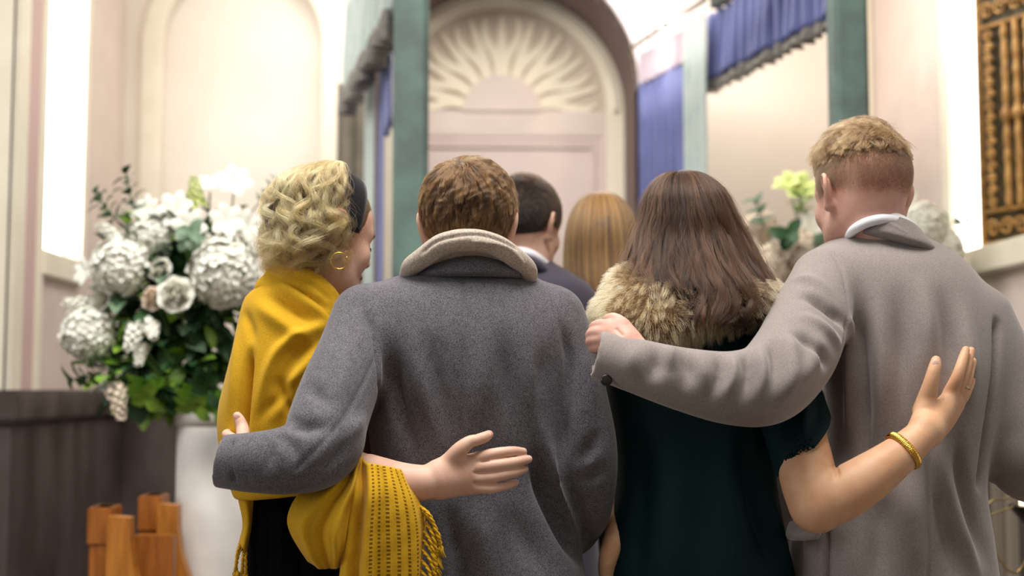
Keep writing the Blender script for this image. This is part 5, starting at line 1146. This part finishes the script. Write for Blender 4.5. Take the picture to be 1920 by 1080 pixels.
# ================================================================== the man in the navy suit, further in
nm = thing('person', (W(985, 700, 3.1).x, 3.1, 0), 'dark-haired man in a navy suit and white collar, standing further in between the heads', 'person')
Cn = np.array(W(984, 432, 3.1)); Rn = head_axes(32, 6, 0); sn = 1.0
hf, T = head_field(Cn, Rn, sn, .0032, neck_to=W(985, 530, 3.1), neck_r=.058)
na = [(1085, 600, 3.1, .05), (1110, 760, 3.1, .045), (1105, 900, 3.14, .038), (1060, 930, 3.3, .03), (1020, 930, 3.36, .03)]
nb2 = [(880, 600, 3.1, .05), (850, 760, 3.1, .045), (850, 900, 3.14, .038), (900, 930, 3.3, .03), (950, 930, 3.36, .03)]
part('body', join([hf.mesh(), lowbody(nm.location.x, 3.1, 1.46, .19, arms=[px_chain(na), px_chain(nb2)])]), SK_f, nm)
jr = [(488, 950, 1030, 3.12, .06), (500, 920, 1050, 3.115, .08), (516, 892, 1078, 3.11, .100), (540, 862, 1106, 3.10, .12), (580, 845, 1122, 3.10, .13), (650, 842, 1128, 3.10, .135), (760, 846, 1124, 3.10, .13), (900, 850, 1118, 3.10, .135), (1100, 846, 1124, 3.10, .14)]
jk = garment(jr, [[(1082, 575, 3.1, .055), (1100, 700, 3.1, .057), (1108, 880, 3.13, .050), (1060, 930, 3.28, .045)], [(886, 575, 3.1, .055), (866, 700, 3.1, .057), (858, 880, 3.13, .050), (900, 930, 3.28, .045)]], res=.0075, k=.03, amp=.001, strokes=[([(1072, 545), (1092, 600), (1088, 700)], -.004, .006), ([(980, 500), (982, 900)], -.002, .005)])
part('jacket', jk, M_suit, nm)
part('shirt_collar', tubeg([[(940, 482, 3.05, .009), (965, 472, 3.030, .012), (992, 476, 3.026, .012), (1012, 488, 3.045, .012), (1027, 502, 3.09, .011), (1020, 505, 3.16, .01), (980, 500, 3.2, .01), (945, 490, 3.15, .01), (940, 480, 3.08, .009)]], res=.003, k=0), M_white, nm)
part('jacket_collar', tubeg([[(930, 497, 3.03, .012), (960, 487, 3.008, .016), (990, 491, 3.002, .016), (1012, 504, 3.02, .016), (1032, 521, 3.07, .013)]], res=.003, k=0), M_suit, nm)
hb = part('hair', cap_mesh(Cn, Rn, sn, .006, hl), H_blkd, nm)
nh = lambda P: std_hairline(P, -.055)
short_hair('hair_strand', Cn, Rn, sn, 16000, 5, H_blk, hb, nh, lambda P: .005+.018*np.clip(P[:, 2]/.1, 0, 1), lambda P: .3+.2*np.clip(P[:, 2]/.1, 0, 1), whorl((0, -.06, .105), .4, .2), rad=.0004, clump=.3, nclump=900, base=.004, seed=61, jit=.3)
legs(nm, 3.1, M_suit, female=False)
# ================================================================== the auburn-haired woman beside him
am = thing('person', (W(1128, 700, 3.2).x, 3.2, 0), 'woman with long straight auburn hair, standing further in beside the navy suit', 'person')
Ca = np.array(W(1128, 478, 3.2)); Ra = head_axes(0, 8, 0)
hf, T = head_field(Ca, Ra, .97, .0035, female=True, neck_to=W(1128, 590, 3.2), neck_r=.05)
part('body', join([hf.mesh(), lowbody(am.location.x, 3.2, 1.38, .16, arms=[[(am.location.x+s*.17, 3.2, 1.36, .045), (am.location.x+s*.2, 3.2, 1.1, .038), (am.location.x+s*.17, 3.32, .9, .03), (am.location.x+s*.10, 3.40, .92, .028)] for s in (-1, 1)], chest=.09)]), SK_w, am)
dr = garment([(560, 1085, 1172, 3.2, .06), (580, 1045, 1212, 3.2, .09), (610, 1015, 1240, 3.2, .11), (700, 1010, 1246, 3.2, .12), (900, 1030, 1226, 3.2, .11), (1100, 1010, 1246, 3.2, .13), (1400, 990, 1260, 3.2, .15)], [[(1225, 610, 3.2, .05), (1240, 800, 3.2, .045), (1225, 930, 3.28, .038)], [(1030, 610, 3.2, .05), (1016, 800, 3.2, .045), (1030, 930, 3.28, .038)]], res=.009, k=.02)
part('dress', dr, M_black, am); legs(am, 3.2, M_black)
au_rows = [(360, 1125, 1131, 3.2, .004), (365, 1100, 1154, 3.2, .035), (380, 1082, 1172, 3.2, .06), (405, 1069, 1187, 3.2, .085), (440, 1061, 1195, 3.195, .10), (490, 1058, 1199, 3.185, .105), (540, 1060, 1200, 3.17, .11), (590, 1066, 1198, 3.16, .115), (640, 1074, 1192, 3.15, .118)]
def acut(f): f.plane(Vector(Ca)+Vector(Ra[:, 1])*.03, Vector(Ra[:, 1])); f.cutz(W(1128, 620, 3.1).z, False)
hb = part('hair', join([loft_cap(au_rows, .93, .006, .001, 60, 8, pre=acut), cap_mesh(Ca, Ra, .97, .004, std_hairline)]), H_aubd, am)
long_hair('hair_strand', au_rows, 12000, 20, H_aub, hb, th=(PI*.95, 2*PI+PI*.05), t0=(0, .1), t1=(.90, 1.0), wave=.03, rw=.015, freq=1.2, clump=.5, nb=190, lay=(.95, 1.02), rad=.0005, seed=71, frizz=.001, front=face_cut(Ca, Ra))
# ================================================================== flowers
def leafmat(name, a, b): return mat(name, srgb(*a), .45, srgb(*b), 25, 3, spec=.4)
M_pet = mat('white_petal', srgb(255, 253, 244), .6, srgb(250, 249, 232), 40, sss=.1); M_petg = mat('greenish_petal', srgb(226, 232, 160), .6, srgb(196, 214, 110), 40, sss=.1)
M_pink = mat('blush_petal', srgb(246, 232, 214), .6, srgb(236, 214, 190), 40, sss=.1)
M_lf = leafmat('deep_green_leaf', (38, 70, 40), (66, 104, 62)); M_lf2 = leafmat('grey_green_leaf', (96, 124, 96), (126, 152, 122)); M_lf3 = leafmat('lime_green_leaf', (110, 160, 50), (150, 190, 70)); M_st = leafmat('flower_stem', (74, 104, 50), (96, 126, 66))
FR = random.Random(77)
class MB:
    def __init__(s): s.V = []; s.Q = []
    def grid(s, G):
        n, m = len(G), len(G[0]); o = len(s.V)
        for row in G: s.V += [tuple(p) for p in row]
        for i in range(n-1):
            for j in range(m-1): a = o+i*m+j; s.Q.append((a, a+1, a+m+1, a+m))
    def mesh(s, name): return mk_mesh(name, np.array(s.V), np.array(s.Q))
def petal(mb, base, d, up, L, w, curl=.3, cup=.25, n=5, m=3, point=.6):
    """a petal or leaf blade from base along d, bending towards up"""
    d = Vector(d).normalized(); up = Vector(up); up = (up-d*up.dot(d)).normalized(); sd_ = d.cross(up); G = []
    for i in range(n):
        t = i/(n-1); p = Vector(base)+d*L*math.sin(t*(1.2))/math.sin(1.2)+up*L*curl*t*t; ww = w*math.sin(PI*min(1, (t*.9+.06))**point)
        G.append([p+sd_*ww*k+up*abs(k)**2*ww*cup for k in np.linspace(-1, 1, m)])
    mb.grid(G)
def rdir(r): 
    v = Vector((r.gauss(0, 1), r.gauss(0, 1), r.gauss(0, 1))); return v.normalized()
def hydrangea_mesh(r=.1, n=150, seed=0):
    R_ = random.Random(seed); mb = MB()
    for k in range(n):
        z = 1-1.6*(k+.5)/n; a = k*2.39996; q = math.sqrt(max(0, 1-z*z)); d = Vector((q*math.cos(a), q*math.sin(a), z)); c = d*r*R_.uniform(.80, 1.02); u = d.orthogonal().normalized(); v = d.cross(u); a0 = R_.uniform(0, 1.5)
        for j in range(4): b = a0+j*PI/2; petal(mb, c, u*math.cos(b)+v*math.sin(b)+d*R_.uniform(.1, .6), d, r*.19, r*.11, R_.uniform(-.1, .3), .2, 4, 3)
    return mb.mesh('bloom')
def rose_mesh(r=.04, seed=0):
    R_ = random.Random(seed); mb = MB(); L = 0
    for ring, (n, rad, op, hh) in enumerate(((4, .22, .15, .9), (5, .42, .35, 1), (6, .62, .6, .95), (7, .82, .95, .8), (7, .95, 1.3, .55))):
        for k in range(n):
            a = 2*PI*k/n+ring*.6+R_.uniform(-.1, .1); o = Vector((math.cos(a), math.sin(a), 0)); petal(mb, o*r*rad*.4+Vector((0, 0, -r*.3)), Vector((0, 0, 1))+o*op, o*(.8 if ring > 2 else -.4), r*hh*1.15, r*(.35+.13*ring), .25, -.35 if ring < 3 else .1, 6, 5, .55)
    return mb.mesh('bloom')
def lily_mesh(r=.06, seed=0, n=6):
    mb = MB(); R_ = random.Random(seed)
    for k in range(n):
        a = 2*PI*k/n+R_.uniform(-.1, .1); o = Vector((math.cos(a), math.sin(a), 0)); petal(mb, o*.003, o+Vector((0, 0, .7)), o*.6+Vector((0, 0, -1)), r, r*.34, .35, .3, 8, 5, .9)
    for k in range(5):
        a = 2*PI*k/5; o = Vector((math.cos(a)*.3, math.sin(a)*.3, 1)); petal(mb, (0, 0, 0), o, (1, 0, 0), r*.6, r*.02, 0, 0, 4, 2)
    return mb.mesh('bloom')
def spray_mesh(L=.14, w=.028, n=34, seed=0):
    R_ = random.Random(seed); mb = MB()
    for k in range(n):
        t = (k+.5)/n; a = k*2.4; o = Vector((math.cos(a), math.sin(a), .35)); c = Vector((0, 0, L*t))+o*w*(1.05-t*.6)*R_.uniform(.7, 1.1); q = .012*(1.2-t*.6)
        for j in range(5): b = j*2*PI/5; u = o.orthogonal().normalized(); v = o.cross(u); petal(mb, c, u*math.cos(b)+v*math.sin(b)+o*.5, o, q, q*.5, .1, .2, 4, 3)
    return mb.mesh('bloom')
def branch_mesh(L=.25, n=14, ls=.045, seed=0, droop=.2, wd=.32):
    R_ = random.Random(seed); mb = MB(); 
    for k in range(n):
        t = .25+.75*(k+.5)/n; a = k*2.2; o = Vector((math.cos(a), math.sin(a), R_.uniform(.1, .7))).normalized(); p = Vector((droop*L*t*t, 0, L*t)); petal(mb, p, o, (0, 0, 1), ls*R_.uniform(.7, 1.2), ls*wd, -.25, .25, 6, 3, .8)
    bm = bmesh.new(); tube(bm, [Vector((droop*L*t*t, 0, L*t)) for t in np.linspace(0, 1, 8)], .0022, 5); me = bpy.data.meshes.new('twig'); bm.to_mesh(me); bm.free()
    return mb.mesh('leaves'), me
PROT = {'hydrangea': [(hydrangea_mesh(1, 190, i), 1) for i in range(2)], 'rose': [(rose_mesh(1, i), 1) for i in range(2)], 'lily': [(lily_mesh(1, i), 1) for i in range(2)], 'stock_flower': [(spray_mesh(1, .22, 40, i), 1) for i in range(2)]}
for me, _ in [x for L in PROT.values() for x in L]: me.materials.append(M_pet)
# thin sprays are scaled differently: their florets are tiny, so they get their own mesh
def orient(d):
    return Vector((0, 0, 1)).rotation_difference(Vector(d).normalized())
def bloom(kind, px, py, Y, r, d, label, root, m=None, group=None):
    p = Vector(W(px, py, Y)); t = thing(kind, p, label, {'hydrangea': 'hydrangea', 'rose': 'rose', 'lily': 'lily', 'stock_flower': 'flower spray'}[kind], group)
    me = FR.choice(PROT[kind])[0] if kind != 'stock_flower' else spray_mesh(r*2.2, r*.55, 44, FR.randint(0, 999)); 
    if kind == 'stock_flower': me.materials.append(m or M_pet)
    elif m is not None: me = me.copy(); me.materials.clear(); me.materials.append(m)
    o = bpy.data.objects.new('bloom', me); COL.objects.link(o); o.parent = t; o.rotation_mode = 'QUATERNION'; o.rotation_quaternion = orient(d)
    if kind != 'stock_flower': o.scale = (r, r, r)
    else: o.location = Vector(d).normalized()*(-r*1.1)
    bm = bmesh.new(); q = p+(Vector(root)-p).normalized()*.13; mid = (p+q)/2+Vector((0, 0, .004)); e = p-Vector(d).normalized()*r*(.3 if kind != 'hydrangea' else .5)
    tube(bm, [Vector(v) for v in spline([list(e), list(mid), list(q)], 10)], .003, 6); bm_obj('stem', bm, M_st, t, True); return t
def twigs(px, py, Y, L, d, label, root, m, seed, ls=.045, n=14, droop=.2, wd=.32):
    p = Vector(W(px, py, Y)); t = thing('leafy_branch', p, label, 'leaf branch'); lm, tm_ = branch_mesh(L, n, ls, seed, droop, wd); lm.materials.append(m); tm_.materials.append(M_st)
    for nm_, me in (('leaves', lm), ('twig', tm_)):
        o = bpy.data.objects.new(nm_, me); COL.objects.link(o); o.parent = t; o.rotation_mode = 'QUATERNION'; o.rotation_quaternion = orient(d)
    bm = bmesh.new(); q = p+(Vector(root)-p).normalized()*.12; tube(bm, [p, (p+q)/2, q], .0025, 6); bm_obj('stem', bm, M_st, t, True)
def foliage(name, c, ax, n, ls, mats, label, seed):
    R_ = random.Random(seed); t = None
    o0 = thing(name, Vector(c), label, 'foliage'); o0['kind'] = 'stuff'
    for mi, (m, share) in enumerate(mats):
        mb = MB()
        for k in range(int(n*share)):
            d = rdir(R_); rr = R_.uniform(.25, .95); p = Vector((c[0]+d.x*ax[0]*rr, c[1]+d.y*ax[1]*rr, c[2]+d.z*ax[2]*rr)); o = (d+rdir(R_)*.8+Vector((0, 0, -.15))).normalized(); l = ls*R_.uniform(.6, 1.3)
            petal(mb, p, o, (R_.uniform(-.4, .4), R_.uniform(-.6, .2), 1), l, l*R_.uniform(.22, .36), -.2, .2, 5, 3, .8)
        link('leaves', mb.mesh('leaves'), m, o0)
rl_ = (FLx, 3.9, 1.20); Yf = 3.9
cF = W(330, 560, 3.93)
foliage('foliage', cF, (.27, .17, .30), 900, .075, [(M_lf, .6), (M_lf2, .25), (M_lf3, .15)], 'mixed green leaves filling the large flower arrangement at the left', 5)
foliage('foliage', W(300, 700, 3.9), (.20, .15, .12), 300, .075, [(M_lf, .75), (M_lf3, .25)], 'dark leaves hanging at the foot of the left flower arrangement', 6)
V3 = lambda *a: Vector(a)
for a in [('hydrangea', 420, 512, 3.74, .098, (.2, -1, .2), 'big white hydrangea head nearest the blonde woman in the left arrangement'),
    ('hydrangea', 228, 500, 3.78, .085, (-.3, -1, .3), 'white hydrangea head at the left of the arrangement, above the lower one'),
    ('hydrangea', 168, 625, 3.82, .080, (-.6, -1, 0), 'lowest white hydrangea head hanging over the marble ledge at the left'),
    ('hydrangea', 288, 440, 3.84, .060, (-.2, -1, .4), 'small white hydrangea head above the rose in the left arrangement'),
    ('rose', 330, 553, 3.70, .050, (0, -1, .2), 'open white rose in the middle of the left arrangement'),
    ('rose', 288, 560, 3.74, .034, (-.2, -1, .1), 'smaller blush rose left of the open white rose'),
    ('rose', 300, 505, 3.76, .034, (-.1, -1, .3), 'half open white rose above the open white rose'),
    ('rose', 190, 560, 3.80, .034, (-.5, -1, .1), 'white rose between the two left hydrangea heads'),
    ('lily', 440, 342, 3.86, .055, (.3, -1, .4), 'white lily standing highest at the right of the left arrangement'),
    ('lily', 392, 350, 3.90, .060, (-.1, -.6, 1), 'upright white lily next to the highest lily'),
    ('lily', 330, 395, 3.82, .060, (-.2, -1, .3), 'wide open white lily at the upper middle of the left arrangement'),
    ('lily', 355, 425, 3.78, .055, (.1, -1, .1), 'white lily just below the wide open lily'),
    ('lily', 275, 395, 3.86, .050, (-.5, -1, .4), 'white lily at the upper left of the left arrangement'),
    ('lily', 425, 415, 3.80, .055, (.3, -1, .2), 'white lily above the big hydrangea head'),
    ('lily', 462, 425, 3.84, .050, (.6, -1, .1), 'white lily closest to the blonde curls'),
    ('lily', 395, 462, 3.80, .040, (.2, -1, 0), 'small white lily tucked against the big hydrangea head'),
    ('lily', 160, 510, 3.84, .045, (-.8, -1, .2), 'white lily reaching towards the left window sill'),
    ('stock_flower', 250, 632, 3.72, .045, (-.1, -.7, -.7), 'white stock spray in the lower middle of the left arrangement'),
    ('stock_flower', 285, 620, 3.72, .032, (.3, -.7, -.6), 'small white stock spray right of the lower middle one'),
    ('stock_flower', 262, 665, 3.74, .030, (0, -.5, -.9), 'short white stock spray hanging under the lower middle one'),
    ('stock_flower', 222, 752, 3.74, .048, (.25, -.3, -1), 'cream stock spray drooping lowest over the marble ledge'),
    ('stock_flower', 210, 440, 3.86, .042, (-.7, -.6, .6), 'pale stock spray leaning to the upper left'),
    ('stock_flower', 150, 570, 3.84, .040, (-1, -.6, .1), 'pale stock spray at the far left beside the sill'),
    ('stock_flower', 480, 470, 3.84, .035, (.8, -.5, .2), 'white stock spray behind the blonde curls')]:
    k, px, py, Y, r, d, lb = a; bloom(k, px, py, Y, r, d, lb, rl_, M_pink if 'cream' in lb or 'blush' in lb else None)
bloom('stock_flower', 366, 362, 3.86, .042, (0, -.4, 1), 'greenish white stock spray rising at the top of the left arrangement', rl_, M_petg)
for a in [(265, 420, 3.88, .16, (-.5, -.2, 1), 'dark leaf branch rising at the upper left of the left arrangement', M_lf, 1), (235, 430, 3.9, .14, (-.9, -.2, .8), 'thin leaf branch pointing at the left window', M_lf2, 2),
    (350, 470, 3.80, .16, (.1, -1, .3), 'grey green leaf branch above the open white rose', M_lf2, 3), (385, 690, 3.76, .14, (.1, -1, -.6), 'dark leaf branch below the big hydrangea head', M_lf, 4), (285, 700, 3.76, .12, (-.1, -.8, -.7), 'lime green leaf branch at the foot of the left arrangement', M_lf3, 5),
    (370, 720, 3.74, .10, (0, -.8, -.7), 'lime green leaf branch right over the white pedestal', M_lf3, 6), (400, 740, 3.76, .09, (.3, -.8, -.2), 'yellow green leaf branch lying on the pedestal rim', M_lf3, 7), (200, 690, 3.8, .12, (-.8, -.5, -.5), 'dark leaf branch hanging left of the drooping spray', M_lf, 8),
    (450, 600, 3.8, .16, (.6, -.8, -.2), 'dark leaf branch beside the mustard shawl', M_lf, 9), (470, 400, 3.9, .13, (.6, -.2, .8), 'leaf branch behind the blonde curls', M_lf2, 10)]:
    px, py, Y, L, d, lb, m, sd2 = a; twigs(px, py, Y, L, d, lb, rl_, m, sd2, ls=.05 if m is not M_lf3 else .06, n=12)
rr_ = (FRx, 4.75, 1.20)
foliage('foliage', W(1590, 570, 4.8), (.30, .16, .34), 600, .075, [(M_lf2, .45), (M_lf3, .35), (M_lf, .2)], 'pale leaves of the arrangement behind the man in the taupe coat', 9)
for a in [('hydrangea', 1728, 425, 4.62, .085, (.4, -1, .3), 'white hydrangea head just right of the short-haired man'), ('hydrangea', 1764, 470, 4.66, .080, (.8, -1, 0), 'white hydrangea head lowest at the right, below the window sill'),
    ('hydrangea', 1440, 500, 4.66, .085, (-.5, -1, .2), 'creamy hydrangea head between the dark hair and the taupe shoulder'), ('hydrangea', 1500, 470, 4.62, .075, (-.1, -1, .2), 'creamy hydrangea head left of the short-haired man'),
    ('hydrangea', 1425, 425, 4.72, .060, (-.6, -1, .4), 'small creamy hydrangea head next to the dark hair'),
    ('lily', 1496, 355, 4.7, .085, (0, -.8, .7), 'yellow green lily topping the flowers at the right'), ('lily', 1478, 345, 4.72, .06, (-.5, -.6, .8), 'pale green lily beside the topmost yellow green lily'),
    ('lily', 1520, 430, 4.66, .07, (.2, -1, .2), 'white lily touching the ear of the short-haired man'), ('lily', 1400, 470, 4.7, .06, (-.8, -1, 0), 'pale lily half hidden by the dark hair'),
    ('stock_flower', 1450, 545, 4.62, .05, (-.4, -.7, -.2), 'pale spray over the taupe sleeve'), ('stock_flower', 1705, 385, 4.72, .045, (.2, -.4, 1), 'white spray rising right of the short-haired man')]:
    k, px, py, Y, r, d, lb = a; bloom(k, px, py, Y, r, d, lb, rr_, M_petg if 'green' in lb else (M_pink if 'creamy' in lb else None))
for a in [(1440, 440, 4.6, .15, (-.6, -.3, .9), 'dark glossy leaf branch beside the dark hair', M_lf, 21), (1470, 455, 4.58, .13, (-.2, -.8, .1), 'dark leaf branch crossing the creamy flowers', M_lf, 22), (1495, 420, 4.66, .12, (0, -.2, 1), 'green leaf branch under the yellow green lily', M_lf3, 23),
    (1745, 440, 4.7, .13, (.7, -.3, .5), 'pale leaf branch right of the short-haired man', M_lf2, 24), (1520, 470, 4.6, .10, (.3, -.8, .2), 'grey green leaf branch left of the ear', M_lf2, 25)]:
    px, py, Y, L, d, lb, m, sd2 = a; twigs(px, py, Y, L, d, lb, rr_, m, sd2, ls=.06, n=9, wd=.38)
